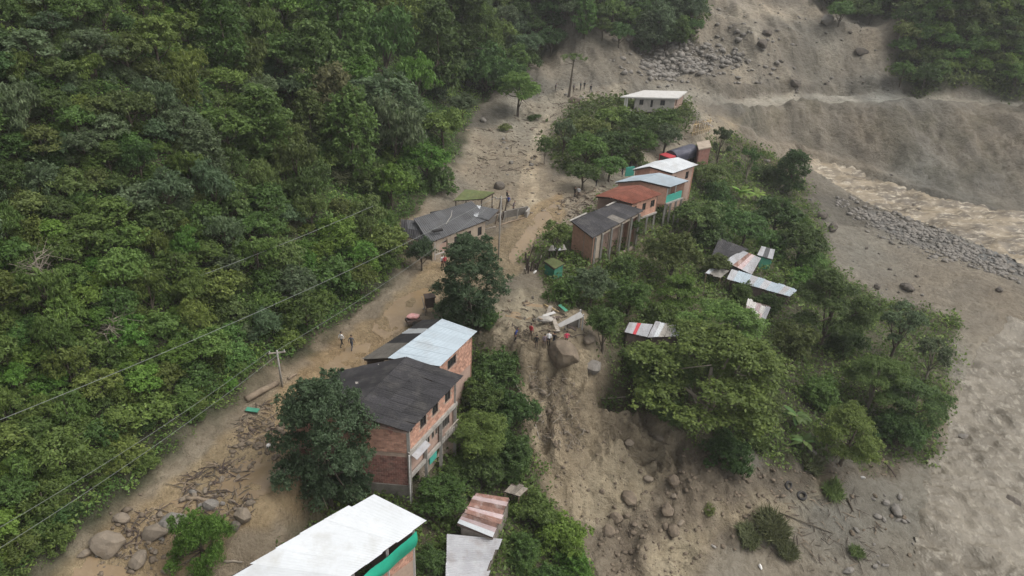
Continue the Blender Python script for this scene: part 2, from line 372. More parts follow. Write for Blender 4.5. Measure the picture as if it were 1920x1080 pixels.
add('concrete', (.30,.28,.25), .9, .2, 1.5, (.14,.12,.10), .5, .01)
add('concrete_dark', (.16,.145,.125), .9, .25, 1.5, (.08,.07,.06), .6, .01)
add('asphalt_sheet', (.036,.034,.036), .75, .22, .9, (.095,.088,.08), .55, .004, tint=.22)
add('grey_sheet', (.085,.085,.087), .75, .2, .8, (.07,.065,.06), .5, .004, tint=.16)
add('white_sheet', (.46,.475,.485), .45, .06, .5, (.30,.285,.255), .55, tint=.07)
add('blue_sheet', (.29,.34,.375), .4, .08, .5, (.22,.22,.21), .5, tint=.07)
add('zinc_sheet', (.33,.33,.34), .45, .15, .9, (.20,.17,.15), .6, tint=.12)
add('rust_sheet', (.20,.115,.09), .8, .4, 1.2, (.36,.31,.29), .8, tint=.35)
add('pink_sheet', (.36,.29,.285), .6, .15, 1.5, (.28,.16,.14), .7, tint=.25)
add('red_roof', (.24,.092,.062), .7, .18, 1.2, (.18,.07,.05), .6, tint=.12)
add('red_paint', (.42,.05,.06), .5, .15, 2, (.2,.08,.07), .5)
add('brick', (.44,.25,.18), .9, .2, 2.5, (.25,.15,.11), .5, tint=.25)
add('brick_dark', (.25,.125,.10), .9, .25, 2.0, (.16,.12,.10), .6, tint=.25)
add('mortar', (.36,.27,.21), .95, .15, 3)
add('plaster_pink', (.36,.25,.20), .9, .2, 1.2, (.2,.15,.12), .6)
add('plaster_tan', (.33,.27,.21), .9, .2, 1.2, (.2,.16,.12), .6)
add('wood', (.20,.15,.105), .85, .3, 2.5, (.1,.075,.055), .5, .004, tint=.3)
add('wood_grey', (.24,.21,.175), .85, .25, 2.5, (.12,.1,.08), .5, .004, tint=.3)
add('wood_dark', (.075,.055,.045), .85, .3, 2.5, (.04,.03,.03), .5, .004, tint=.3)
add('bamboo', (.42,.31,.17), .7, .2, 2.5, (.25,.18,.1), .5, tint=.25)
add('teal', (.06,.32,.25), .6, .1, 1.2, (.05,.25,.2), .5)
add('teal_cloth', (.015,.30,.19), .7, .12, 1.0, (.02,.2,.13), .5)
add('green_wall', (.05,.20,.13), .8, .2, 1.5, (.05,.12,.08), .5)
add('green_yellow', (.11,.125,.048), .8, .25, 2.5, (.1,.14,.06), .6)
add('dark_blue_tarp', (.055,.055,.075), .6, .2, 1.5, (.16,.16,.18), .5)
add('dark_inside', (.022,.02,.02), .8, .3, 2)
add('window_glass', (.03,.032,.035), .15, .2, 2, spec=.5)
add('white_paint', (.46,.445,.42), .6, .1, 2, (.35,.31,.27), .5)
add('rubber', (.03,.03,.03), .8, .2, 6, (.14,.11,.08), .6)
add('wire', (.17,.18,.165), .6, .1, 3)
add('plastic_white', (.65,.63,.6), .5, .1, 4, (.35,.3,.25), .5)
add('pink_plastic', (.55,.27,.25), .5, .25, 4, (.65,.55,.52), .6)
add('bark', (.085,.068,.05), .95, .3, 3, (.16,.145,.115), .6, .02)
add('bark_pale', (.22,.19,.15), .95, .25, 3, (.1,.08,.06), .5, .02)
add('log', (.20,.155,.11), .9, .3, 2, (.28,.22,.15), .7, .02)
add('stone_grey', (.18,.165,.145), .9, .22, 1.4, (.17,.145,.115), .7, .03)
add('stone_tan', (.185,.152,.115), .9, .2, 1.2, (.19,.15,.105), .7, .03)
add('stone_dark', (.10,.085,.07), .9, .3, 1.4, (.2,.17,.14), .5, .03)
add('soil', (.14,.11,.08), .95, .3, 1.5, (.25,.2,.14), .6, .03)
add('skin', (.27,.15,.10), .6, .1, 5)
add('hair', (.012,.01,.009), .6, .2, 8)
for nm, c in dict(shirt_blue=(.03,.055,.22), shirt_red=(.33,.03,.04), shirt_pink=(.50,.05,.10), shirt_black=(.018,.017,.018), shirt_white=(.58,.57,.56), shirt_mauve=(.15,.12,.135), shirt_grey=(.07,.075,.085),
                  jeans=(.045,.055,.08), trousers_dark=(.028,.026,.028), trousers_brown=(.11,.085,.065), shoes=(.02,.018,.017)).items():
    add(nm, c, .85, .15, 6, (.2,.16,.11), .15)
# ground
def ground_material():
    m, n, l, b, o = newmat('ground_mud'); co = objco(n); at_ = attr(n, 'mud'); c = at_.outputs['Color']
    a = noisen(n, l, co, .16, 6, .6); f = noisen(n, l, co, 1.1, 6, .65); g = noisen(n, l, co, 5.0, 4, .6)
    col = mixc(n, l, remap(n, l, a, .34, .66, 0, 1), mixc(n, l, 1.0, c, (.78,.76,.74), 'MULTIPLY'), mixc(n, l, 1.0, c, (1.14,1.13,1.1), 'MULTIPLY'))
    col = mixc(n, l, remap(n, l, f, .42, .7, 0, .75), col, mixc(n, l, 1.0, c, (.56,.52,.47), 'MULTIPLY'))
    e = noisen(n, l, co, .45, 7, .7)
    col = mixc(n, l, remap(n, l, e, .5, .66, 0, .7), col, mixc(n, l, 1.0, c, (.62,.58,.53), 'MULTIPLY'))
    col = mixc(n, l, remap(n, l, g, .55, .75, 0, .55), col, mixc(n, l, 1.0, c, (1.3,1.27,1.22), 'MULTIPLY'))
    l.new(col, b.inputs['Base Color']); b.inputs['Specular IOR Level'].default_value = .3
    l.new(mathn(n, l, 'SUBTRACT', remap(n, l, a, .35, .65, .62, .95), mathn(n, l, 'MULTIPLY', at_.outputs['Alpha'], .34)), b.inputs['Roughness'])
    h = mathn(n, l, 'ADD', mathn(n, l, 'MULTIPLY', f, 1.0), mathn(n, l, 'MULTIPLY', e, 2.2)); bump(n, l, b, h, .5, 1.0)
    return m
MT['ground'] = ground_material()
def water_material(name, c1, c2, c3, rough, stretch=(1, 1, 1), rotz=0.0, bd=.2):
    m, n, l, b, o = newmat(name); tc = objco(n)
    mp = n.new('ShaderNodeMapping'); mp.inputs['Scale'].default_value = stretch; mp.inputs['Rotation'].default_value = (0, 0, rotz); l.new(tc, mp.inputs['Vector']); co = mp.outputs[0]
    a = noisen(n, l, co, .35, 5, .6); f = noisen(n, l, co, 1.6, 5, .65)
    col = mixc(n, l, remap(n, l, a, .42, .58), c1, c2); col = mixc(n, l, remap(n, l, f, .52, .64, 0, .9), col, c3)
    l.new(col, b.inputs['Base Color']); b.inputs['Roughness'].default_value = rough; b.inputs['Specular IOR Level'].default_value = .4
    bump(n, l, b, f, bd, .8); return m
MT['puddle'] = water_material('muddy_water', (.205,.145,.080), (.182,.13,.076), (.215,.158,.095), .25, bd=.01)
MT['river_near'] = water_material('river_water', (.168,.146,.110), (.112,.095,.068), (.235,.21,.165), .55, (.75, .5, 1), math.radians(10), .4)
MT['river_far'] = water_material('torrent_water', (.225,.18,.118), (.095,.075,.05), (.38,.33,.25), .5, (.35, 1, 1), math.radians(-18), .3)
# foliage
def leafmat(name, c1, c2, c3):
    """c1 to c2 by leaf, c3 on the youngest clumps"""
    m, n, l, b, o = newmat(name); t = attr(n, 'tint').outputs['Fac']
    col = mixc(n, l, remap(n, l, t, 0, .75), c1, c2); col = mixc(n, l, remap(n, l, t, .72, 1.0), col, c3)
    r = n.new('ShaderNodeObjectInfo').outputs['Random']
    col = mixc(n, l, 1.0, col, remapcol(n, l, r, .74, 1.26), 'MULTIPLY')
    hs = n.new('ShaderNodeHueSaturation'); l.new(col, hs.inputs['Color']); hs.inputs['Saturation'].default_value = 1
    l.new(remap(n, l, mathn(n, l, 'FRACT', mathn(n, l, 'MULTIPLY', r, 7.31)), 0, 1, .475, .52), hs.inputs['Hue'])
    b.inputs['Roughness'].default_value = .55; b.inputs['Specular IOR Level'].default_value = .25
    l.new(hs.outputs[0], b.inputs['Base Color'])
    tr = n.new('ShaderNodeBsdfTranslucent'); l.new(hs.outputs[0], tr.inputs[0]); mx = n.new('ShaderNodeMixShader'); mx.inputs[0].default_value = .45
    l.new(b.outputs[0], mx.inputs[1]); l.new(tr.outputs[0], mx.inputs[2]); l.new(mx.outputs[0], o.inputs[0])
    return m
LEAF = dict(
 dark=leafmat('leaf_dark', (0.057,0.099,0.030), (0.096,0.157,0.046), (0.148,0.227,0.071)),
 blue=leafmat('leaf_bluish', (0.063,0.104,0.051), (0.103,0.161,0.080), (0.177,0.253,0.138)),
 mid=leafmat('leaf_mid', (0.074,0.126,0.032), (0.125,0.202,0.052), (0.193,0.285,0.074)),
 bright=leafmat('leaf_bright', (0.096,0.177,0.032), (0.159,0.271,0.052), (0.231,0.360,0.080)),
 olive=leafmat('leaf_olive', (0.091,0.126,0.039), (0.143,0.190,0.059), (0.205,0.253,0.086)),
 grey=leafmat('leaf_grey', (0.086,0.126,0.061), (0.137,0.190,0.094), (0.205,0.266,0.143)),
 lime=leafmat('leaf_lime', (0.098,0.146,0.036), (0.161,0.226,0.055), (0.244,0.316,0.083)),
 brown=leafmat('leaf_brown', (0.099,0.109,0.051), (0.154,0.164,0.077), (0.198,0.216,0.103)),
)
# ------------------------------------------------------------------ the ground sheet
C_ = {k: np.array(v) for k, v in dict(grey=(.205,.181,.148), road=(.272,.205,.126), flow=(.265,.228,.178), scarp=(.285,.236,.168), track=(.37,.315,.24), spill=(.27,.225,.16), boulders=(.17,.155,.135), debris=(.155,.125,.093), slope=(.075,.068,.042), village=(.085,.078,.045), grove=(.12,.11,.075),
      topright=(.05,.055,.03), topmid=(.06,.058,.038), topfar=(.05,.05,.035), bank=(.150,.135,.113), ledge=(.262,.24,.205), cut=(.125,.11,.09), sand=(.29,.245,.18), cobbles=(.17,.16,.15), hill=(.05,.052,.028)).items()}  # bank: darker grey-brown, with part of the face's shading painted in
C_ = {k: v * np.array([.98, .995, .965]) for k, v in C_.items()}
colr = np.zeros(H.shape + (3,)) + C_['grey']
bm_ = (np.clip((105 - gy) / 20, 0, 1) * np.clip((22 - gx) / 8, 0, 1))[..., None]
colr = colr * (1 - bm_) + np.array([.215, .178, .128]) * bm_
hum = (np.clip((gy - 125) / 20, 0, 1) * (.97 + .22 * fbm(gx * .06, gy * .1, 4, 87)))[..., None]
colr = np.where(gy[..., None] > 125, colr * np.maximum(hum, .62), colr)
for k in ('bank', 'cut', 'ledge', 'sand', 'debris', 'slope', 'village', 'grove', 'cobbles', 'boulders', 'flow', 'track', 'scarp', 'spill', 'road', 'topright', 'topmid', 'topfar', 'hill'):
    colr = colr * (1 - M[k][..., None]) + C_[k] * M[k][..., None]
strk = fbm(gx * .30 + gy * .05, gy * .07, 4, 63) * np.clip((gy - 110) / 40, 0, 1) * .22
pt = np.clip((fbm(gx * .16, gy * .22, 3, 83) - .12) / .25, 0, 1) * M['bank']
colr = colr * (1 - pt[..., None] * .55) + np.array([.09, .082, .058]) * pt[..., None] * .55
fl_ = np.clip(ridged(ac * .5, al * .09, 3, 85), -1, 1) * np.maximum(M['scarp'], M['debris'] * .7)
colr = colr * (1 + .16 * fl_[..., None])
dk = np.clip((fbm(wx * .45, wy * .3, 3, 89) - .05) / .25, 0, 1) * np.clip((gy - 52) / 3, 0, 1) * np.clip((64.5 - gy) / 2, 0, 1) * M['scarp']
colr = colr * (1 - .36 * dk[..., None]) + np.array([.11, .085, .058]) * .36 * dk[..., None]  # dark soil patches that also paint undercut shade onto the cliff face
bv = 1 + strk + .16 * fbm(gx * .05, gy * .05, 3, 61); warm = .05 * fbm(gx * .07, gy * .07, 3, 67)
colr = np.clip(colr * bv[..., None] * np.stack([1 + warm, 1 + 0 * warm, 1 - warm], -1), .01, .6)
def grid_faces(nx, ny, sel=None):
    i, j = np.meshgrid(np.arange(nx - 1), np.arange(ny - 1)); a = (j * nx + i)
    f = np.stack([a, a + 1, a + 1 + nx, a + nx], -1)
    return f.reshape(-1, 4) if sel is None else f[sel]
gm = np_mesh('ground', np.stack([gx, gy, H], -1).reshape(-1, 3), grid_faces(len(GX), len(GY)), mats=[MT['ground']], smooth=True)
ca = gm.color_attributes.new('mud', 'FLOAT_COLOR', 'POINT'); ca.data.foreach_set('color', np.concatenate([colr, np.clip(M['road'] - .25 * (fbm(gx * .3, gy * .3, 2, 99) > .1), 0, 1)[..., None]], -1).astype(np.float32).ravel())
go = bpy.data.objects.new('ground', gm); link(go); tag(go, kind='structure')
def sheet(name, zk, z, mat, grow=1.2):
    s = sdf_poly(Z[zk], gx, gy) > -grow; sel = s[:-1, :-1] & s[1:, :-1] & s[:-1, 1:] & s[1:, 1:]
    f = grid_faces(len(GX), len(GY), sel); used, inv = np.unique(f, return_inverse=True)
    v = np.stack([gx, gy, z], -1).reshape(-1, 3)[used]
    me = np_mesh(name, v, inv.reshape(f.shape), mats=[mat], smooth=True); o = bpy.data.objects.new(name, me); link(o); tag(o, kind='structure'); return o
wn = fbm(gx * .3 + .1 * gy, gy * .22, 4, 71) * .45 + ridged(gx * .55, gy * .8, 3, 73) * .26
sheet('river', 'rivernear', HS - .35 + wn, MT['river_near'])
wf = ridged(gx * .2, gy * .6 + gx * .25, 4, 79) * .45 + fbm(gx * .1, gy * .3, 2, 81) * .3
sheet('river', 'riverfar', HS - .3 + wf, MT['river_far'])

# ------------------------------------------------------------------ foliage
def unit(v): return v / (np.linalg.norm(v, axis=-1, keepdims=True) + 1e-9)
def leaves_np(c, nrm, tip, L, wd=.55):
    """diamond leaves: centres c, normals nrm, tip directions, lengths L -> verts, faces"""
    n = len(c); tip = unit(tip - nrm * (tip * nrm).sum(-1, keepdims=True)); side = np.cross(nrm, tip)
    L = L[:, None]
    v = np.stack([c - tip * L * .5, c + side * L * wd * .5 + nrm * L * .10, c + tip * L * .5 - nrm * L * .08, c - side * L * wd * .5 + nrm * L * .10], 1).reshape(-1, 3)
    f = np.arange(4 * n).reshape(n, 4); return v, f
def crown_leaves(rng, lobes, n, L, upb=.5, droop=.3, spread=.17, clump=16, wd=.55, low=-.35):
    """lobes: (cx,cy,cz,rx,rz)"""
    A = np.array([q[3] ** 2 for q in lobes]); A = A / A.sum(); P = []; N = []; T = []
    for q, a in zip(lobes, A):
        k = max(2, int(n * a / clump)); c0 = np.array(q[:3]); R = np.array([q[3], q[3], q[4]])
        d = unit(rng.normal(size=(k * 3, 3))); d = d[d[:, 2] > low][:k]; k = len(d)
        cl = c0 + d * R * rng.uniform(.62, 1.08, (k, 1)); ct = rng.uniform(0, 1, k) ** 1.5 * .8
        # clumps that stick out are the young ones
        for p, dd, t in zip(cl, d, ct):
            m = int(clump * rng.uniform(.6, 1.5)); q2 = rng.normal(size=(m, 3)) * spread * q[3] * np.array([1, 1, .75])
            P.append(p + q2); N.append(unit(dd * .55 + np.array([0, 0, upb]) + rng.normal(size=(m, 3)) * .5)); 
            T.append(np.clip(t + rng.normal(size=m) * .10, 0, 1))
    P = np.concatenate(P); N = np.concatenate(N); T = np.concatenate(T)
    tip = unit(rng.normal(size=P.shape) + np.array([0, 0, -droop * 2]))
    v, f = leaves_np(P, N, tip, L * rng.uniform(.6, 1.35, len(P)), wd)
    return v, f, T
def trunk_mesh(name, rng, lobes, hc, r0=.055, limbs=6, lean=.08, fork=.35):
    mb = MB(); top = hc * .95; lx, ly = rng.normal(size=2) * lean
    sp = [Vector((lx * t ** 2 + .02 * math.sin(5 * t), ly * t ** 2, -.45 + (top + .45) * t)) for t in (0, .18, .35, .55, .75, 1)]
    mb.tube(sp, [r0 * 1.5, r0 * 1.12, r0 * .95, r0 * .8, r0 * .6, r0 * .3], 7)
    for q in lobes[:limbs]:
        t = rng.uniform(fork, .8); b = sp[0].lerp(sp[-1], t); e = Vector(q[:3]); m_ = b.lerp(e, .5) + Vector((0, 0, -.06))
        mb.tube([b, m_, e], [r0 * .5, r0 * .33, r0 * .14], 5)
        for _ in range(2):
            e2 = e + Vector(rng.normal(size=3) * q[3] * .6); mb.tube([m_.lerp(e, .6), e2], [r0 * .2, r0 * .07], 4)
    return mb.mesh(name, True)
def lobes_for(kind, rng):
    L = []
    if kind == 'dome':
        for i in range(13):
            a = i * 2.4 + rng.uniform(-.4, .4); h = rng.uniform(0, 1); rr = .66 * math.sqrt(1 - (h * .92) ** 2) * rng.uniform(.8, 1.1)
            r = rng.uniform(.28, .44); L.append((math.cos(a) * rr, math.sin(a) * rr, 1.05 + h * .72, r, r * .8))
        L.append((0, 0, 1.2, .5, .45))
    elif kind == 'bush':
        for i in range(10):
            a = i * 2.4 + rng.uniform(-.5, .5); rr = .62 * rng.uniform(.4, 1.1); r = rng.uniform(.3, .46)
            L.append((math.cos(a) * rr, math.sin(a) * rr, rng.uniform(.25, .95) * (1.15 - rr * .6), r, r * .9))
        L.append((0, 0, .75, .45, .45))
    elif kind == 'tall':
        for i in range(30):
            a = i * 2.4 + rng.uniform(-.4, .4); h = i / 29; w = .64 * (math.sin(math.pi * (.18 + .74 * h)) ** .7) * rng.uniform(.75, 1.15); r = rng.uniform(.26, .42); w *= rng.uniform(.85, 1.25)
            L.append((math.cos(a) * w, math.sin(a) * w, .45 + h * 2.3, r, r * .95))
    elif kind == 'umbrella':
        for i in range(17):
            a = i * 2.4 + rng.uniform(-.4, .4); k = i % 3; rr = (.78, .62, .3)[k] * rng.uniform(.65, 1.12); r = rng.uniform(.26, .40)
            L.append((math.cos(a) * rr, math.sin(a) * rr, (.95, 1.3, 1.62)[k] + rng.uniform(-.1, .1), r, r * .48))
    elif kind == 'droop':
        for i in range(20):
            a = i * 2.4 + rng.uniform(-.4, .4); h = i / 19; w = .66 * math.sqrt(max(.05, 1 - (h * .93) ** 2)) * rng.uniform(.45, 1.4); r = rng.uniform(.2, .42)
            L.append((math.cos(a) * w, math.sin(a) * w, .2 + h * 1.35 * rng.uniform(.9, 1.2), r, r * 1.1))
    elif kind == 'weep':
        for i in range(14):
            a = i * 2.4 + rng.uniform(-.4, .4); h = rng.uniform(0, 1); rr = .6 * math.sqrt(1 - (h * .9) ** 2) * rng.uniform(.8, 1.15); r = rng.uniform(.26, .38)
            L.append((math.cos(a) * rr, math.sin(a) * rr, .75 + h * 1.2, r, r * 1.25))
    elif kind == 'sparse':
        for i in range(9):
            a = i * 2.4 + rng.uniform(-.5, .5); h = rng.uniform(0, 1); rr = rng.uniform(.45, .8) * (1 - .45 * h); r = rng.uniform(.24, .36)
            L.append((math.cos(a) * rr, math.sin(a) * rr, 1.0 + h * .95, r, r * .75))
    return L
HC = dict(droop=.85, dome=1.32, bush=.62, tall=1.7, umbrella=1.3, weep=1.3, sparse=1.45)
VR = dict(dome=.95, bush=.8, tall=1.5, umbrella=.7, weep=.95, sparse=.85)
VARS = {}
def make_variants():
    k = 0
    for kind in HC:
        for fine in (0, 1, 2):
            if fine == 2 and kind not in ('umbrella', 'tall', 'droop', 'dome'): continue
            for q in range(1 if fine == 2 else 3 if kind in ('dome', 'bush', 'tall', 'umbrella') else 2):
                rng = np.random.default_rng(100 + k); k += 1
                lb = lobes_for(kind, rng); big = lb
                if fine:
                    lb = []
                    for q_ in big:
                        for _ in range((0, 4, 7)[fine]):
                            d = unit(rng.normal(size=3)) * rng.uniform(.45, 1.0); k_ = rng.uniform(.36, .6) * (1, .95, .8)[fine]
                            lb.append((q_[0] + d[0] * q_[3], q_[1] + d[1] * q_[3], q_[2] + abs(d[2]) * q_[4] * 1.1 - .1 * q_[4], q_[3] * k_, q_[4] * k_))
                if fine: lb += [(a_, b_, c_, d_ * .75, e_ * .75) for a_, b_, c_, d_, e_ in big]
                n, L = ((3300, .118), (12000, .072), (26000, .046))[fine]
                if kind == 'tall': n = int(n * 2.1)
                if kind == 'sparse': n = int(n * .6)
                if kind == 'droop': v, f, t = crown_leaves(rng, lb, int(n * 1.2), L * 1.35, .2, 1.2, .2, 16, .33, -.7)
                elif kind == 'weep': v, f, t = crown_leaves(rng, lb, n, L * 1.5, .15, 1.6, .2, 16, .26, -.5)
                elif kind == 'umbrella': v, f, t = crown_leaves(rng, lb, n, L, .9, .2, .19, 16, .6, -.25)
                else: v, f, t = crown_leaves(rng, lb, n, L, .55, .5, (.17, .15, .14)[fine], 16, .55, -.6 if kind == 'bush' else -.35)
                cm = np_mesh('crown', v, f, t, [LEAF['mid']]); tm = trunk_mesh('trunk', rng, big, HC[kind] * (1.1 if kind != 'tall' else 1.35), .06 if kind != 'bush' else .045, 6 if kind != 'sparse' else 9)
                tm.materials.append(MT['bark'])
                VARS.setdefault((kind, fine), []).append((cm, tm))
make_variants()
def plant(loc, r, kind, leaf, name, label, cat, group=None, fine=0, vs=1.0, rz=None, bark=None, var=None, trunk=True):
    o = empty(name, loc, random.uniform(0, 6.28) if rz is None else rz, label, cat, group); o.scale = (r, r, r * vs)
    cm, tm = VARS[(kind, fine)][random.randrange(len(VARS[(kind, fine)])) if var is None else var]
    c = bpy.data.objects.new('crown', cm); link(c, o); c.material_slots[0].link = 'OBJECT'; c.material_slots[0].material = LEAF[leaf]
    if trunk:
        t = bpy.data.objects.new('trunk' if kind != 'bush' else 'stem', tm); link(t, o)
        if bark: t.material_slots[0].link = 'OBJECT'; t.material_slots[0].material = MT[bark]
    return o
def crown_at(px, py, rpx, kind, vs=1.0):
    """ground point and metre radius of a plant whose crown centre is seen at a pixel"""
    d = depth(hit(px, py)); 
    for _ in range(4):
        r = rpx / FPX * d; p = hit(px, py, HC[kind] * r * vs); d = depth(p)
    return (p[0], p[1], ground(p[0], p[1])), r

# ---- the forest on the left hillside
HILLPIX = [(-160,-120),(560,-170),(1030,-140),(1050,40),(1000,110),(940,150),(900,215),(868,262),(850,300),(800,350),(745,400),(735,480),(690,545),(590,640),(440,755),(290,880),(170,980),(60,1090),(-160,1180)]
HP = np.array(HILLPIX, float)
def inpoly(poly, x, y): return sdf_poly(poly, np.array([x], float), np.array([y], float))[0] > 0
RANK = []
def forest():
    rng = np.random.default_rng(3); placed = []; out = []
    def throw(n, smin, smax, sep, tries, cls):
        k = 0
        for _ in range(tries):
            if k >= n: break
            px = rng.uniform(-160, 905); py = rng.uniform(-160, 1150)
            if not inpoly(HP, px, py): continue
            top = np.clip((px - 300) / 500, 0, 1) * np.clip((420 - py) / 250, 0, 1)
            r = rng.uniform(smin, smax) * (1 + .55 * top)
            if any((px - a) ** 2 + (py - b) ** 2 < (sep * (r + c)) ** 2 for a, b, c in placed): continue
            placed.append((px, py, r)); out.append((px, py, r, cls, top)); k += 1
        return k
    a = throw(295, 27, 46, .60, 9000, 'tree'); b = throw(295, 14, 23, .60, 14000, 'shrub')
    for px, py, r, cls, top in out:
        zn = fbm(np.array([px / 170.0]), np.array([py / 170.0]), 2, 91)[0]; low = py > 640 or (px > 560 and py > 430)
        dry = 520 < px < 720 and 190 < py < 400
        u = rng.uniform()
        if dry: leaf = ('olive', 'brown', 'olive', 'mid')[int(u * 4)]
        elif zn > .28: leaf = ('bright', 'mid', 'lime', 'lime')[int(u * 4)]
        elif low: leaf = ('mid', 'dark', 'lime', 'bright', 'mid')[int(u * 5)]
        elif py < 380 and px < 420: leaf = ('grey', 'lime', 'mid', 'olive', 'grey', 'dark')[int(u * 6)]
        elif top > .4: leaf = ('dark', 'mid', 'grey', 'bright', 'blue')[int(u * 5)]
        else: leaf = ('mid', 'lime', 'olive', 'grey', 'mid')[int(u * 5)]
        if cls == 'shrub': kind = 'bush'
        elif top > .35: kind = ('dome', 'tall', 'dome', 'weep', 'tall')[int(rng.uniform() * 5)]
        elif 330 < px < 620 and py < 330: kind = ('weep', 'tall', 'weep', 'dome')[int(rng.uniform() * 4)]
        else: kind = ('dome', 'umbrella', 'bush', 'dome', 'weep', 'bush')[int(rng.uniform() * 6)]
        vs = rng.uniform(.8, 1.1)
        if kind == 'tall' and leaf == 'bright': leaf = 'dark'
        p, rm = crown_at(px, py, r * (1.15 if cls == 'tree' else 1.25), kind, vs)
        if sdf_poly(fpoly, np.array([p[0]]), np.array([p[1]]))[0] < .55 * rm: continue
        tone = dict(dark='dark green', blue='bluish green', mid='mid green', bright='bright green', olive='olive green', lime='yellowish green', grey='greyish green', brown='brownish')[leaf]
        shape = dict(dome='round-crowned', bush='low bushy', tall='tall slender', umbrella='flat-topped', weep='feathery', sparse='thin')[kind]
        where = 'above the muddy road' if low else ('behind the dark-roofed roadside house' if top > .3 else ('high on the left hillside' if py < 350 else 'halfway up the left hillside'))
        if not (0 < px < 1920 and 0 < py < 1080): where = 'at the outer edge of the left hillside'
        RANK.append(plant(p, rm, kind, leaf, 'hillside_tree' if cls == 'tree' else 'hillside_shrub', f'{shape} {tone} {"tree" if cls == "tree" else "shrub"} {where}', cls, f'{shape} {tone} {cls}s {where}', 0, vs, trunk=cls == 'tree')); RANK[-1]['_x'] = px
    return a, b
print('forest', forest())
def undergrowth(name, msk, n, size, seed, leaf, ymax=260, per=18, flat=.6):
    rng = np.random.default_rng(seed)
    ax = np.gradient(GX)[None, :] * np.gradient(GY)[:, None]; dist = np.sqrt(gx ** 2 + gy ** 2 + 42 ** 2)
    w = msk * ax / dist ** 1.7 * (gy > 8) * (gy < ymax) * (np.abs(gx) < gy * .95 + 14)
    k = rng.choice(w.size, n, p=(w / w.sum()).ravel()); x = gx.ravel()[k] + rng.uniform(-.5, .5, n); y = gy.ravel()[k] + rng.uniform(-.5, .5, n)
    z = bil(H, x, y); s = size * (dist.ravel()[k] / 80) ** .6 * rng.uniform(.6, 1.4, n); t = rng.uniform(0, 1, n) ** 1.5
    c = np.repeat(np.stack([x, y, z], -1), per, 0); S = np.repeat(s, per)
    q = np.clip(rng.normal(size=(n * per, 3)), -1.3, 1.3) * np.array([1, 1, flat]); c = c + q * S[:, None] * 1.5; c[:, 2] = np.maximum(c[:, 2] + S * .9, bil(H, c[:, 0], c[:, 1]) + .05)
    v, f = leaves_np(c, unit(np.array([0, 0, .8]) + rng.normal(size=c.shape) * .6), rng.normal(size=c.shape), S * rng.uniform(.6, 1.3, len(S)), .55)
    me = np_mesh(name, v, f, np.clip(np.repeat(t, per) + rng.normal(size=len(S)) * .1, 0, 1), [LEAF[leaf]]); o = bpy.data.objects.new(name, me); link(o)
    return tag(o, kind='stuff')
hd = sdf_poly(fpoly, gx, gy)
undergrowth('undergrowth', M['hill'] * (hd > .6) * (.25 + .75 * (fbm(gx * .08, gy * .08, 2, 93) > 0)), 14500, .28, 5, 'mid')
undergrowth('undergrowth', M['hill'] * (hd > .6) * (.25 + .75 * (fbm(gx * .08, gy * .08, 2, 93) < 0)), 14500, .28, 6, 'lime')
clear_ = (1 - M['scarp']) * (1 - M['road']) * (1 - M['flow'])
undergrowth('ground_cover_plants', np.maximum(M['slope'], M['village']) * clear_, 4500, .36, 8, 'mid')
undergrowth('ground_cover_plants', np.maximum.reduce([M['grove'] * .6, M['topright'], M['topmid'], M['topfar']]) * clear_, 2600, .45, 9, 'olive', 330)

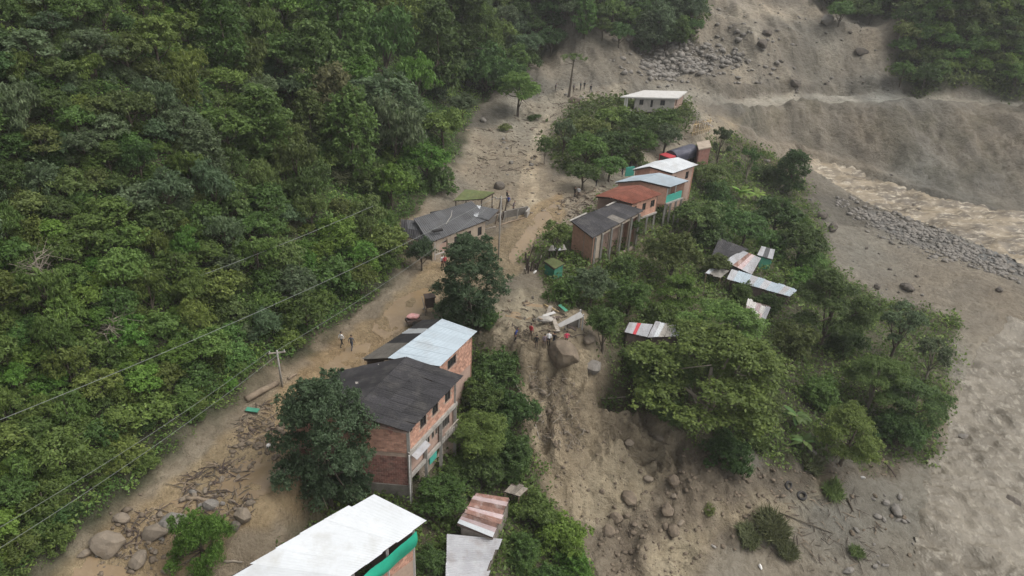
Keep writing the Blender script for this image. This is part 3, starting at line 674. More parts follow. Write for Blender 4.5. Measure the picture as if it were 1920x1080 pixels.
# ---- single trees and bushes: x, y of the crown, radius in the photograph, kind, leaf, height factor, fine, label
TR = [
 (606,815,102,'tall','blue',1.02,1,'tall dark bluish-green tree between muddy road and brick house'),
 (372,1018,66,'droop','bright',1.0,1,'bright green drooping bamboo-like tree among the road boulders'),
 (884,515,72,'tall','blue',.9,1,'tall grey-green tree by the road behind the pale metal roof'),
 (655,905,46,'bush','blue',1.0,1,'dark bush at the foot of the tall bluish-green tree'),
 (1390,545,30,'bush','mid',1.0,1,'bush in front of the long pale roof'),
 (1440,565,30,'bush','dark',1.0,1,'bush between the long pale roof and torn white roof'),
 (1345,495,30,'dome','olive',.8,1,'olive bush between dark roofed shack and torn sheets'),
 (850,585,42,'bush','grey',1.0,1,'low grey-green bush at the foot of the tall roadside tree'),
 (905,590,34,'bush','dark',1.0,1,'dark bush right of the pale metal roof peak'),
 (790,470,32,'weep','blue',1.0,0,'small blue-green tree in front of the dark-roofed roadside house'),
 (932,690,60,'bush','dark',1.0,1,'dark bush topping the slope right of the brick house'),
 (895,735,58,'bush','mid',1.0,1,'mid green bush close to the upper brick house windows'),
 (955,770,62,'bush','dark',1.0,1,'dark bush beside the churned landslide face'),
 (902,815,66,'dome','mid',.8,1,'rounded bush right of the brick house balcony posts'),
 (962,850,64,'bush','dark',1.0,1,'dark bush on the slope above the grey slide channel'),
 (905,880,54,'bush','dark',1.0,1,'dark bush just above the rusty shed roof'),
 (830,925,54,'dome','mid',.7,1,'round green bush between brick house and rusty shed'),
 (812,1052,38,'bush','dark',1.0,1,'dark bush between white roof and grey shed roof'),
 (850,880,30,'bush','mid',1.0,1,'small bush under the brick house side wall'),
 (1000,950,54,'bush','mid',1.0,1,'green bush right of the rusty corrugated shed'),
 (1050,1000,60,'bush','bright',1.0,1,'large bright leafy bush above the bottom mud bank'),
 (985,1035,48,'bush','mid',1.0,1,'green bush beside the grey shed roof'),
 (1080,1060,48,'bush','bright',1.0,1,'bright bush at the edge of the brown debris'),
 (1030,1085,45,'bush','mid',1.0,1,'green bush lowest beside the grey shed'),
 (1135,610,46,'dome','dark',1.0,1,'dark tree between leaning white slab and small white shed'),
 (1060,545,40,'bush','mid',1.0,0,'green bush beside the mud road below the green shed'),
 (1110,530,50,'dome','grey',.8,1,'grey-green tree below the green shed'),
 (1180,550,48,'dome','mid',.8,1,'green tree left of the bright pole-like tree'),
 (1170,500,38,'bush','dark',1.0,0,'dark bush below the columned brick house'),
 (1262,470,60,'dome','olive',.9,1,'olive tree right of the columned brick house'),
 (1190,425,26,'sparse','dark',1.1,1,'thin dark tree growing against the columned brick house'),
 (1045,445,40,'sparse','olive',.9,1,'thin olive tree in front of the brick house end wall'),
 (1275,540,44,'umbrella','bright',.95,1,'bright pale-green tree above the small white shed'),
 (1235,590,40,'bush','mid',1.0,0,'bush behind the small red-striped shed'),
 (1340,690,150,'umbrella','lime',.78,1,'very large bright green spreading tree above the scarp'),
 (1360,610,85,'umbrella','lime',.8,1,'bright green tree left of the torn white roof'),
 (1240,700,62,'dome','mid',.8,1,'green tree on the left flank of the large spreading tree'),
 (1195,680,40,'bush','dark',1.0,1,'dark bush at the scarp edge beside the boulders'),
 (1250,765,50,'bush','dark',1.0,1,'dark bush overhanging the tan slide slope'),
 (1370,850,55,'bush','dark',1.0,1,'dark bush hanging below the large spreading tree'),
 (1430,765,55,'dome','olive',.8,1,'olive tree on the right flank of the large spreading tree'),
 (1490,650,58,'dome','olive',1.0,1,'olive tree right of the torn white roof'),
 (1565,560,78,'umbrella','dark',1.1,1,'dark flat-topped tree at the edge of the grey mudflat'),
 (1510,520,34,'bush','bright',1.0,0,'bright bush right of the long pale roof'),
 (1585,640,45,'bush','dark',1.0,1,'dark bush under the flat-topped tree'),
 (1690,612,54,'sparse','grey',1.0,1,'thin grey-green tree silhouetted on the mudflat'),
 (1755,665,42,'sparse','grey',1.0,1,'small thin tree nearest the brown river'),
 (1650,700,62,'umbrella','mid',1.0,1,'tiered green tree below the thin grey-green trees'),
 (1720,745,62,'umbrella','dark',1.0,1,'dark tiered tree on the bank over the river'),
 (1690,800,60,'bush','dark',1.0,1,'dark bush at the foot of the river bank trees'),
 (1600,805,64,'umbrella','lime',1.1,1,'bright umbrella-shaped tree above the tyres'),
 (1540,735,45,'bush','mid',1.0,1,'bush between the bright umbrella tree and big spreading tree'),
 (1310,395,48,'dome','dark',.8,0,'dark tree below the teal balcony house'),
 (1355,400,42,'dome','mid',.8,0,'green tree left of the banana plants'),
 (1340,440,40,'bush','dark',1.0,0,'dark bush left of the striped shack roof'),
 (1400,425,45,'dome','dark',.8,0,'dark tree above the striped shack roof'),
 (1460,400,50,'dome','dark',.9,0,'dark tree right of the banana plants'),
 (1505,450,48,'dome','dark',.9,0,'dark tree facing the two dark boulders on the mudflat'),
 (1450,455,38,'bush','mid',1.0,0,'green bush above the green-walled hut'),
 (1520,490,38,'bush','mid',1.0,0,'green bush at the mudflat edge'),
 (1495,420,34,'dome','mid',1.0,0,'small tree at the top of the mudflat edge'),
 (1487,318,36,'tall','dark',.8,1,'lone dark tree where the torrent begins'),
 (1352,265,26,'sparse','grey',1.4,1,'thin tree beside the sandy roadside house wall'),
 (1405,300,30,'sparse','mid',1.0,1,'thin green tree left of the lone dark tree'),
 (1440,325,30,'bush','dark',1.0,0,'dark bush at the foot of the lone dark tree'),
 (1330,320,34,'dome','olive',.8,0,'olive tree right of the farther pale roof'),
 (1345,360,36,'bush','dark',1.0,0,'dark bush right of the teal balcony'),
 (1110,235,38,'dome','olive',.9,0,'olive tree at the far left of the terrace grove'),
 (1150,215,38,'dome','mid',.9,0,'green tree at the top of the terrace grove'),
 (1195,225,40,'dome','dark',.9,0,'dark tree below the flat-roofed house'),
 (1250,222,34,'dome','mid',.9,0,'green tree under the right end of the flat-roofed house'),
 (1100,275,40,'dome','mid',.9,0,'green tree in the middle of the terrace grove'),
 (1150,262,42,'dome','dark',.9,0,'dark tree at the heart of the terrace grove'),
 (1200,262,38,'dome','mid',.9,0,'green tree above the upper road in the grove'),
 (1250,252,32,'dome','grey',.9,0,'grey-green tree nearest the dark tarpaulin truck'),
 (1095,318,34,'dome','dark',.9,0,'dark tree at the lower tip of the grove'),
 (1145,305,32,'dome','mid',.9,0,'green tree beside the people on the upper road'),
 (1190,292,28,'bush','olive',1.0,0,'olive bush along the upper road'),
 (1023,272,20,'sparse','dark',1.3,0,'thin dark tree standing alone on the mud'),
 (1058,245,28,'sparse','grey',1.2,0,'thin pale tree on the left edge of the grove'),
 (948,238,14,'bush','olive',.8,0,'small bush alone on the mud below the pale tree'),
 (1003,219,14,'bush','dark',.6,0,'green tangle of uprooted bush on the mud'),
 (974,163,43,'dome','lime',1.0,1,'pale green tree with bare trunk on the upper mud'),
 (912,125,70,'bush','dark',1.1,1,'big dark dome-shaped tree at the forest edge'),
 (955,80,40,'bush','mid',1.0,0,'green tree behind the big dark dome tree'),
 (868,195,30,'dome','grey',1.0,0,'pale round tree under the big dark dome tree'),
 (850,30,75,'tall','dark',.8,1,'tall black-green tree with bare limbs at forest top'),
 (830,225,44,'dome','mid',1.0,0,'green tree at the lower forest edge'),
 (745,250,44,'tall','dark',.7,0,'dark tree above the bright roadside thicket'),
 (800,295,46,'dome','bright',.9,0,'bright green tree over the grassy roof'),
 (760,330,44,'bush','mid',1.0,0,'green thicket behind the dark-roofed house'),
 (825,335,40,'bush','dark',1.0,0,'dark thicket left of the grassy roof'),
]
for px, py, r, kind, leaf, vs, fine, label in TR:
    p, rm = crown_at(px, py, r, kind, vs)
    if px > 1480 and py < 700 and px < 1530: pass
    if r > 60 and fine and (kind, 2) in VARS: fine = 2
    plant(p, rm, kind, leaf, 'leafy_tree' if kind == 'bush' and ' tree' in label else {'bush': 'bush', 'umbrella': 'spreading_tree', 'sparse': 'thin_tree', 'weep': 'feathery_tree', 'droop': 'bamboo_clump', 'tall': 'tall_tree', 'dome': 'leafy_tree'}[kind], label, 'bush' if kind == 'bush' and ' tree' not in label else 'tree', None, fine, vs, bark='bark_pale' if kind in ('sparse', 'umbrella') and random.random() < .5 else None)
# ---- trees on the far slopes
def scatter_zone(poly, n, rmin, rmax, sep, kinds, leafs, name, what, where, seed):
    rng = np.random.default_rng(seed); P = np.array(poly, float); placed = []
    lo = P.min(0); hi = P.max(0)
    for _ in range(9000):
        if len(placed) >= n: break
        px, py = rng.uniform(lo, hi)
        if not inpoly(P, px, py): continue
        r = rng.uniform(rmin, rmax)
        if any((px - a) ** 2 + (py - b) ** 2 < (sep * (r + c)) ** 2 for a, b, c in placed): continue
        placed.append((px, py, r)); kind = kinds[int(rng.uniform() * len(kinds))]; leaf = leafs[int(rng.uniform() * len(leafs))]
        p, rm = crown_at(px, py, r * 1.15, kind, 1.0)
        tone = dict(dark='dark green', blue='bluish green', mid='mid green', bright='bright green', olive='olive green', lime='yellowish green', grey='greyish green', brown='brownish')[leaf]
        shp = dict(dome='rounded', bush='low', tall='tall', umbrella='flat-topped')[kind]; RANK.append(plant(p, rm, kind, leaf, name, f'{shp} {tone} {what} {where}', 'bush' if kind == 'bush' else 'tree', f'{shp} {tone} {what}s {where}', 0, rng.uniform(.85, 1.15))); RANK[-1]['_x'] = px
    return len(placed)
print(scatter_zone([(900,-60),(1050,-60),(1052,15),(1035,70),(990,112),(930,140),(895,90)], 40, 19, 30, .55, ['dome', 'bush', 'dome', 'tall'], ['dark', 'mid', 'grey', 'mid'], 'far_slope_tree', 'tree', 'above the big dome tree', 24), scatter_zone([(1675,140),(1690,95),(1705,30),(1660,-30),(2050,-40),(2050,135),(1900,140),(1830,122),(1740,138)], 120, 17, 28, .56, ['dome', 'bush', 'dome', 'umbrella'], ['olive', 'mid', 'bright', 'olive', 'dark'], 'far_slope_tree', 'tree', 'on the far wooded spur', 21),
 scatter_zone([(1040,-40),(1060,10),(1130,48),(1200,62),(1290,68),(1312,20),(1320,-40)], 45, 18, 28, .56, ['dome', 'tall', 'dome'], ['dark', 'grey', 'mid', 'dark'], 'far_slope_tree', 'tree', 'above the landslide bowl', 22),
 scatter_zone([(1540,-30),(1545,5),(1580,18),(1640,20),(1690,-5),(1650,-40)], 14, 18, 26, .56, ['dome', 'bush'], ['dark', 'mid', 'dark'], 'far_slope_tree', 'tree', 'on the small far knoll', 23))
# ---- banana plants
def banana(px, py, hm, label, n=11, leaf='bright'):
    p = hit(px, py); o = empty('banana_plant', p, random.uniform(0, 6), label, 'plant'); rng = np.random.default_rng(int(px))
    mb = MB(); mb.tube([(p[0], p[1], p[2] - .3), (p[0], p[1], p[2] + hm * .55)], [.13, .08], 7); mb.build('stem', MT['bark_pale'], o, True)
    for i in range(n):
        a = i * 2.4 + rng.uniform(-.3, .3); L = hm * rng.uniform(.5, .75); up = rng.uniform(.35, 1.0); mb = MB(); vs = []
        for s in range(7):
            t = s / 6; x = L * t * (1 - .25 * up); z = hm * .5 + L * (up * t - .75 * t * t * (1.1 - up * .4)); w = .20 * hm * math.sin(math.pi * min(1, .12 + t * .88)) ** .6 * (.28 if s == 0 else 1)
            c = Vector((math.cos(a) * x, math.sin(a) * x, z)) + Vector(p); sd = Vector((-math.sin(a), math.cos(a), 0)) * w * .55
            vs += [c - sd - Vector((0, 0, w * .12)), c, c + sd - Vector((0, 0, w * .12))]
        fs = []
        for s in range(6): fs += [(s * 3, s * 3 + 1, s * 3 + 4, s * 3 + 3), (s * 3 + 1, s * 3 + 2, s * 3 + 5, s * 3 + 4)]
        mb.add(vs, fs, 0, rng.uniform(.3, 1)); mb.build('leaf', LEAF[leaf], o)
for px, py, h, lab, lf in ((1385,378,3.6,'left bright banana plant above the shacks','bright'),(1415,382,3.4,'right bright banana plant above the shacks','bright'),(1488,800,3.0,'dark banana plant beside the large spreading tree','dark'),(1502,845,2.6,'lower dark banana plant on the bank edge','dark'),(1250,618,2.6,'banana plant tucked behind the small white shed','mid')):
    banana(px, py, h, lab, leaf=lf)
# ---- a bare tree in the forest
def bare_tree(px, py, hm, label):
    p = hit(px, py); o = empty('bare_tree', p, 0, label, 'tree'); rng = np.random.default_rng(5); mb = MB(); br = MB()
    p = Vector(p); top = p + Vector((.2, .1, hm)); mb.tube([p - Vector((0, 0, .4)), p.lerp(top, .5), top], [.14, .1, .03], 6)
    for i in range(26):
        b = p.lerp(top, rng.uniform(.25, .95)); a = rng.uniform(0, 6.28); L = rng.uniform(.8, 2.4); e = b + Vector((math.cos(a) * L, math.sin(a) * L, L * rng.uniform(.1, .8)))
        br.tube([b, b.lerp(e, .5) + Vector((0, 0, -.1)), e], [.045, .03, .012], 4)
        for _ in range(3): br.tube([b.lerp(e, rng.uniform(.4, .9)), e + Vector(rng.normal(size=3) * .55)], [.022, .008], 3)
    mb.build('trunk', MT['bark_pale'], o); br.build('branches', MT['bark_pale'], o)
bare_tree(85, 560, 4.2, 'bare grey tree with tangled branches on the left hillside')
bare_tree(215, 655, 3.0, 'small leafless pale tree lower on the left hillside')

# ---- stripped trunk still standing on the upper mud
p = Vector(hit(1066, 182)); o = empty('stripped_tree', p, 0, 'tall stripped trunk with a wisp of leaves on the upper mudflow', 'tree'); tp = p + Vector((.55, 1.0, 7.6))
mb = MB(); mb.tube([p - Vector((0, 0, .4)), p.lerp(tp, .35) + Vector((.05, 0, 0)), p.lerp(tp, .7), tp], [.34, .22, .17, .08], 7); rng = np.random.default_rng(4)
for i in range(9): b = p.lerp(tp, rng.uniform(.75, 1)); mb.tube([b, b + Vector(rng.normal(size=3)) * 1.0 + Vector((0, 0, .5))], [.06, .02], 4)
mb.build('trunk', MT['bark'], o)
v, f, t = crown_leaves(rng, [(tp.x + a, tp.y + b, tp.z + c, .95, .5) for a, b, c in ((-.9, 0, .2), (.8, .3, .3), (0, -.5, .5), (-1.8, .3, 0), (1.7, -.2, 0))], 700, .28)
c = bpy.data.objects.new('crown', np_mesh('crown', v - np.array(p), f, t, [LEAF['olive']])); link(c, o)

ORD = 'second third fourth fifth sixth seventh eighth ninth tenth eleventh twelfth thirteenth fourteenth fifteenth sixteenth'.split(); NUM = 'two three four five six seven eight nine ten eleven twelve thirteen fourteen fifteen sixteen seventeen'.split()
fam = {}
for o in RANK: fam.setdefault(o['group'], []).append(o)
for g_, os_ in fam.items():
    n_ = len(os_); os_.sort(key=lambda o: o['_x'])
    for i, o in enumerate(os_):
        del o['_x']
        if 'outer edge' in g_ or n_ > 17 or n_ == 1: continue
        o['label'] = ('leftmost' if i == 0 else 'rightmost' if i == n_ - 1 else ORD[i - 1] + ' from left') + ' of ' + NUM[n_ - 2] + ' ' + g_

# ------------------------------------------------------------------ building helpers
def lerp(a, b, t): return a + (b - a) * t
def on(q, u, v): return lerp(lerp(q[0], q[1], u), lerp(q[3], q[2], u), v)
def sheet_roof(parent, q, nu, nv, mats, name='roof', waves=4, amp=.028, jit=.015, under='wood_dark', ragged=0.0, pick=None):
    """corrugated sheets laid from eave (q0-q1) to ridge (q3-q2), each lapping the one below"""
    q = [Vector(p) for p in q]; nrm = (q[1] - q[0]).cross(q[3] - q[0]).normalized()
    if nrm.z < 0: nrm = -nrm
    b = MB(); dn = -nrm * .09; i_ = [on(q, *t) for t in ((.01,.01),(.99,.01),(.99,.99),(.01,.99))]
    b.add([p + dn for p in i_] + [p + dn * 1.9 for p in i_], [(0,1,2,3),(7,6,5,4),(0,4,5,1),(1,5,6,2),(2,6,7,3),(3,7,4,0)])
    for k in range(nu + 1):
        t = min(.985, max(.015, k / nu)); b.beam(on(q, t, 0) + dn * 2.1, on(q, t, 1) + dn * 2.1, .08, .1, up=nrm)
    rf = b.build(name, MT[under], parent); L = (q[3] - q[0]).length
    for j in range(nv):
        for i in range(nu):
            u0, u1 = i / nu, (i + 1) / nu + .012 / max(1, nu / 4); v0, v1 = j / nv - .06 / L, (j + 1) / nv
            if ragged and j == 0: v0 += random.uniform(-ragged, ragged) * .3
            if ragged and j == nv - 1: v1 += random.uniform(-ragged, ragged)
            du = random.gauss(0, jit * .4) / max(.5, (q[1] - q[0]).length / nu); lift = random.uniform(0, jit); n = waves * 4; vs = []
            for s in range(n + 1):
                u = lerp(u0, min(u1, 1.01), s / n); h = amp * math.sin(2 * math.pi * waves * s / n)
                lo = on(q, u + du, v0) + nrm * (h + .022 + lift + .004 * (i % 2)); hi = on(q, u, v1) + nrm * (h + lift * .3 + .004 * (i % 2)); vs += [lo, hi]
            fs = [(2 * s, 2 * s + 2, 2 * s + 3, 2 * s + 1) for s in range(n)]
            mname = pick(i, j) if pick else random.choice(mats)
            o = MB().add(vs, fs, 0, random.random()).build('roof_sheet', MT[mname], rf)
    return rf
def wall(parent, name, a, b, z0, za, zb, mat, holes=(), th=.16, part=True):
    """upright wall from a to b (outside on the right of a->b), holes = (u0,u1,z0,z1) in metres along and height"""
    a = Vector((a[0], a[1], 0)); b = Vector((b[0], b[1], 0)); d = b - a; L = d.length; d = d / L; n = Vector((d.y, -d.x, 0))
    us = sorted({0, L} | {min(max(x, 0), L) for h in holes for x in h[:2]}); zs = sorted({z0} | {x for h in holes for x in h[2:] if x > z0}); mb = MB()
    def top(u): return za + (zb - za) * u / L
    nu, nz = len(us) - 1, len(zs)
    def solid(i, j):
        if i < 0 or j < 0 or i >= nu or j >= nz: return False
        um = (us[i] + us[i + 1]) / 2; z_lo = zs[j]; z_hi = zs[j + 1] if j + 1 < nz else top(um); zm = (z_lo + z_hi) / 2
        return not any(h[0] < um < h[1] and h[2] < zm < h[3] for h in holes)
    for i in range(nu):
        for j in range(nz):
            if not solid(i, j): continue
            u0, u1 = us[i], us[i + 1]; l0 = zs[j]; t0 = zs[j + 1] if j + 1 < nz else top(u0); t1 = zs[j + 1] if j + 1 < nz else top(u1)
            F = [a + d * u0 + Vector((0, 0, l0)), a + d * u1 + Vector((0, 0, l0)), a + d * u1 + Vector((0, 0, t1)), a + d * u0 + Vector((0, 0, t0))]
            B = [p - n * th for p in F]; fs = [(0,1,2,3),(7,6,5,4)]
            if not solid(i, j - 1): fs.append((0,4,5,1))
            if not solid(i + 1, j): fs.append((1,5,6,2))
            if not solid(i, j + 1): fs.append((2,6,7,3))
            if not solid(i - 1, j): fs.append((3,7,4,0))
            mb.add(F + B, fs)
    return mb.build(name, mat, parent), (a, d, n, L)
def bricks(parent, fr, z0, za, zb, holes, mat, bw=.40, bh=.235, name='bricks', u0=0.0, u1=None):
    a, d, n, L = fr; mb = MB(); u1 = L if u1 is None else u1; k = 0; z = z0 + .02
    while z + bh * .8 < max(za, zb):
        u = u0 - (bw / 2 if k % 2 else 0)
        while u < u1:
            s, e = max(u, u0) + .012, min(u + bw, u1) - .012; um = (s + e) / 2
            if e - s > .05 and z + bh - .02 < za + (zb - za) * um / L and not any(h[0] - .02 < e and s < h[1] + .02 and h[2] < z + bh and z < h[3] for h in holes):
                o = random.uniform(.012, .03); P = [a + d * x + Vector((0, 0, y)) + n * q for q in (0, o) for x, y in ((s, z), (e, z), (e, z + bh - .022), (s, z + bh - .022))]
                mb.add(P, [(4,5,6,7),(0,1,5,4),(1,2,6,5),(2,3,7,6),(3,0,4,7)])
            u += bw
        z += bh; k += 1
    o = mb.build(name, mat, parent); tag(o, kind='stuff'); return o
def window(parent, fr, h, frame='wood_dark', bars=2, glass='window_glass', deep=.1):
    a, d, n, L = fr; u0, u1, z0, z1 = h; mb = MB(); w = .05
    def P(u, z, o): return a + d * u + Vector((0, 0, z)) - n * o
    for x in (u0 + w / 2, u1 - w / 2): mb.beam(P(x, z0, .05), P(x, z1, .05), w, .07, up=n)
    for y in (z0 + w / 2, z1 - w / 2): mb.beam(P(u0 + w, y, .05), P(u1 - w, y, .05), w, .07, up=n)
    for k in range(bars): x = lerp(u0, u1, (k + 1) / (bars + 1)); mb.beam(P(x, z0 + w, .06), P(x, z1 - w, .06), .03, up=n)
    f = mb.build('window', MT[frame], parent)
    MB().add([P(u0 + w * .6, z0 + w * .6, deep), P(u1 - w * .6, z0 + w * .6, deep), P(u1 - w * .6, z1 - w * .6, deep), P(u0 + w * .6, z1 - w * .6, deep)], [(0,1,2,3)]).build('pane', MT[glass], f); return f
def inset(q, m=.05):
    return [on(q, m, m), on(q, 1 - m, m), on(q, 1 - m, 1 - m), on(q, m, 1 - m)]
def base_of(pts): return min(ground(p[0], p[1]) for p in pts)
def outward(pts):
    c = sum((Vector((p[0], p[1], 0)) for p in pts), Vector()) / len(pts); s = 0
    for i in range(len(pts)):
        a = pts[i]; b = pts[(i + 1) % len(pts)]; s += a[0] * b[1] - b[0] * a[1]
    return list(pts) if s > 0 else list(pts)[::-1]
def shed(name, label, q, nu, nv, mats, wmat, cat='shed', ins=.06, holes={}, pick=None, waves=4, zb=None, posts=None, ragged=0.0, amp=.028):
    q = [Vector(p) for p in q]; g = [Vector((p.x, p.y, 0)) for p in q]; c = sum(q, Vector()) / 4
    o = empty(name, (c.x, c.y, ground(c.x, c.y)), 0, label, cat)
    sheet_roof(o, q, nu, nv, mats, waves=waves, pick=pick, ragged=ragged, amp=amp)
    w = outward([p - Vector((0, 0, .24)) for p in inset(q, ins)]); z0 = (base_of(w) - .3) if zb is None else zb
    for i in range(4):
        a, b = w[i], w[(i + 1) % 4]
        if wmat is None: break
        L = (Vector((a.x, a.y, 0)) - Vector((b.x, b.y, 0))).length
        hs = [(h[0] * L, h[1] * L, a.z + h[2], a.z + h[3]) for h in holes.get(i, ())]
        _, fr = wall(o, 'wall', a, b, z0, a.z, b.z, MT[wmat], hs)
        for h in hs: window(o, fr, h, 'wood')
    if posts:
        for p in w: MB().beam((p.x, p.y, ground(p.x, p.y) - .3), (p.x, p.y, p.z), .14).build('post', MT[posts], o)
    return o, w
P3 = V
def G(px, py, h): return Vector(hit(px, py, h, HS))
# ---- brick house with dark sheet roof
A, B, R1, R2, L2, L1 = P3(766,809,3.7), P3(867,705,3.7), P3(655,775,5.0), P3(761,669,5.0), P3(634,696,3.4), P3(530,790,3.4)
house = empty('brick_house', ((A.x + L1.x) / 2, (A.y + L1.y) / 2, -2), 0, 'tall brick house with dark corrugated roof beside the muddy road', 'house')
sheet_roof(house, [A, B, R2, R1], 9, 3, ['asphalt_sheet'], waves=4, amp=.045)
sheet_roof(house, [L2, L1, R1, R2], 9, 3, ['asphalt_sheet'], waves=4, amp=.045)
ax = (B - A).normalized(); axf = Vector((ax.x, ax.y, 0)).normalized(); pr = Vector((-axf.y, axf.x, 0))
fr_ = A + axf * .45 + pr * .45; bk_ = B - axf * .45 + pr * .45; fl_ = L1 + axf * .45 - pr * .3; bl_ = L2 - axf * .45 - pr * .3
fr_ = Vector((fr_.x, fr_.y, 0)); bk_ = Vector((bk_.x, bk_.y, 0)); fl_ = Vector((fl_.x, fl_.y, 0)); bl_ = Vector((bl_.x, bl_.y, 0))
Lr = (bk_ - fr_).length; Zt, Zm, Zl, Zb = 3.48, .85, -1.75, -5.2
hs = [(.05 * Lr, .10 * Lr, 2.75, 3.2), (.25 * Lr, .37 * Lr, 1.95, 3.3), (.50 * Lr, .62 * Lr, 1.95, 3.3), (.77 * Lr, .89 * Lr, 1.95, 3.3)]
_, fr = wall(house, 'wall', fr_, bk_, Zm, Zt, Zt, MT['mortar'], hs); bricks(house, fr, Zm, Zt, Zt, hs, MT['brick'])
for h in hs[1:]: window(house, fr, h, 'wood_dark', 1)
window(house, fr, hs[0], 'wood_dark', 0)
hl = [(.03 * Lr, .30 * Lr, -.05, .55), (.40 * Lr, .46 * Lr, -.6, .6), (.50 * Lr, .56 * Lr, -.6, .6), (.58 * Lr, .63 * Lr, -.6, .6), (.70 * Lr, .90 * Lr, -.9, .6)]
_, fr2 = wall(house, 'wall', fr_ + pr * .12, bk_ + pr * .12, Zl, Zm, Zm, MT['plaster_pink'], hl)
for h, b_ in zip(hl, (0, 1, 1, 1, 5)): window(house, fr2, h, 'wood_grey', b_)
a_, d_, n_, L_ = fr
for k, t in enumerate((.012, .34, .66, .985)):
    p = a_ + d_ * (Lr * t) + n_ * .06; MB().beam((p.x, p.y, Zb), (p.x, p.y, Zm - .09), .26).build('column', MT['concrete'], house)
    p2 = a_ + d_ * (Lr * t) + n_ * .02
    if k in (0, 3): MB().beam((p2.x, p2.y, Zm + .1), (p2.x, p2.y, Zt), .24).build('column', MT['concrete'], house)
for z in (Zm, Zl):
    p = a_ - d_ * .1 + n_ * (.12 if z == Zm else .06); e = a_ + d_ * (L_ + .1) + n_ * (.12 if z == Zm else .06); MB().beam((p.x, p.y, z), (e.x, e.y, z), .4, .18, up=n_).build('floor_slab', MT['concrete'], house)
# balcony rail in the far bay, awning in the near one, teal panel and dark openings below
mb = MB(); 
for i in range(9): q_ = a_ + d_ * (Lr * lerp(.69, .97, i / 8)) + n_ * .42; mb.beam((q_.x, q_.y, Zl + .1), (q_.x, q_.y, Zl + 1.05), .04)
q0 = a_ + d_ * (Lr * .68) + n_ * .42; q1 = a_ + d_ * (Lr * .98) + n_ * .42; mb.beam((q0.x, q0.y, Zl + 1.08), (q1.x, q1.y, Zl + 1.08), .07); mb.build('balcony_rail', MT['wood_grey'], house)
q0 = a_ + d_ * (Lr * .03) + n_ * .1 + Vector((0, 0, .62)); q1 = a_ + d_ * (Lr * .31) + n_ * .1 + Vector((0, 0, .62)); o_ = n_ * .6 - Vector((0, 0, .28))
MB().add([q0, q1, q1 + o_, q0 + o_, q0 - Vector((0,0,.04)), q1 - Vector((0,0,.04)), q1 + o_ - Vector((0,0,.04)), q0 + o_ - Vector((0,0,.04))], [(0,1,2,3),(7,6,5,4),(0,4,5,1),(1,5,6,2),(2,6,7,3),(3,7,4,0)]).build('awning', MT['zinc_sheet'], house)
_, fr3 = wall(house, 'lower_wall', fr_ + pr * .5, bk_ + pr * .5, Zb, Zl - .1, Zl - .1, MT['plaster_tan'], [(.5, 2.2, -4.4, -2.3), (4.6, 6.2, -3.8, -2.3)])
q0 = a_ + d_ * (Lr * .37); q1 = a_ + d_ * (Lr * .62); MB().box((q0 + q1) / 2 + n_ * .02 + Vector((0, 0, -2.45)), (.08, (q1 - q0).length * .6, .9), Matrix.Rotation(math.atan2(d_.y, d_.x) - math.pi / 2, 3, 'Z')).build('teal_panel', MT['teal'], house)
# front gable
Lf = (fr_ - fl_).length; rz_ = 4.75; um = Lf * .52; mid = lerp(fl_, fr_, .52)
_, f1 = wall(house, 'wall', fl_, mid, Zm, 3.2, rz_, MT['mortar']); _, f2 = wall(house, 'wall', mid, fr_, Zm, rz_, Zt, MT['mortar'])
bricks(house, f1, Zm, 3.2, rz_, [], MT['brick']); bricks(house, f2, Zm, rz_ - .75, Zt - .55, [], MT['brick'])
aa, dd, nn, LL = f2; mb = MB(); p = aa + nn * .05 + Vector((0, 0, rz_ - .55)); e = aa + dd * LL + nn * .05 + Vector((0, 0, Zt - .3)); mb.beam(p, e, .1, .5, up=nn); mb.build('gable_beam', MT['plaster_pink'], house)
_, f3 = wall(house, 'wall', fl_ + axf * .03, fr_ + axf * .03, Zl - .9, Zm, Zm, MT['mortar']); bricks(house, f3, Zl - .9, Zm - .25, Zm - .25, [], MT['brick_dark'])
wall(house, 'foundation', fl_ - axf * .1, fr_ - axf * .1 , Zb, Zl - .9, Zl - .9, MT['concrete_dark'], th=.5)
c = aa + dd * (LL * .72) + nn * .2 + Vector((0, 0, Zt - .05)); mb = MB()
P_ = [c + Vector((0, 0, .55)), c + dd * .28 + Vector((0, 0, .12)), c + dd * .18 + Vector((0, 0, -.2)), c + Vector((0, 0, -.55)), c - dd * .18 + Vector((0, 0, -.2)), c - dd * .28 + Vector((0, 0, .12))]
mb.add(P_ + [p - nn * .1 for p in P_], [(0,5,4,3,2,1)] + [(6,7,8,9,10,11)] + [(i, (i + 1) % 6, 6 + (i + 1) % 6, 6 + i) for i in range(6)]).build('hanging_plaque', MT['brick_dark'], house)
pp = fr_ - axf * .15 - pr * .2; MB().tube([(pp.x, pp.y, Zb), (pp.x, pp.y, Zm)], .05, 6).build('drain_pipe', MT['plastic_white'], house)
wall(house, 'wall', bk_, bl_, Zb, Zt, 3.2, MT['mortar']); wall(house, 'wall', bl_, fl_, -1, 3.15, 3.15, MT['plaster_tan'], [(1, 2, -.2, 2), (4, 5, .8, 2)])
MB().add([bk_ + Vector((0,0,Zt)), bl_ + Vector((0,0,3.2)), lerp(bk_, bl_, .48) + Vector((0,0,4.7))], [(0,1,2)]).build('gable_wall', MT['mortar'], house)
for u, v in ((.78, .62), (.28, .55)): pass
for px, py in ((717, 686), (675, 720)):
    c = P3(px, py, 4.25); MB().box(c + Vector((0, 0, .1)), (.75, .3, .03), Matrix.Rotation(.3, 3, 'Z') @ Matrix.Rotation(.2, 3, 'Y')).build('skylight_sheet', MT['concrete'], house)
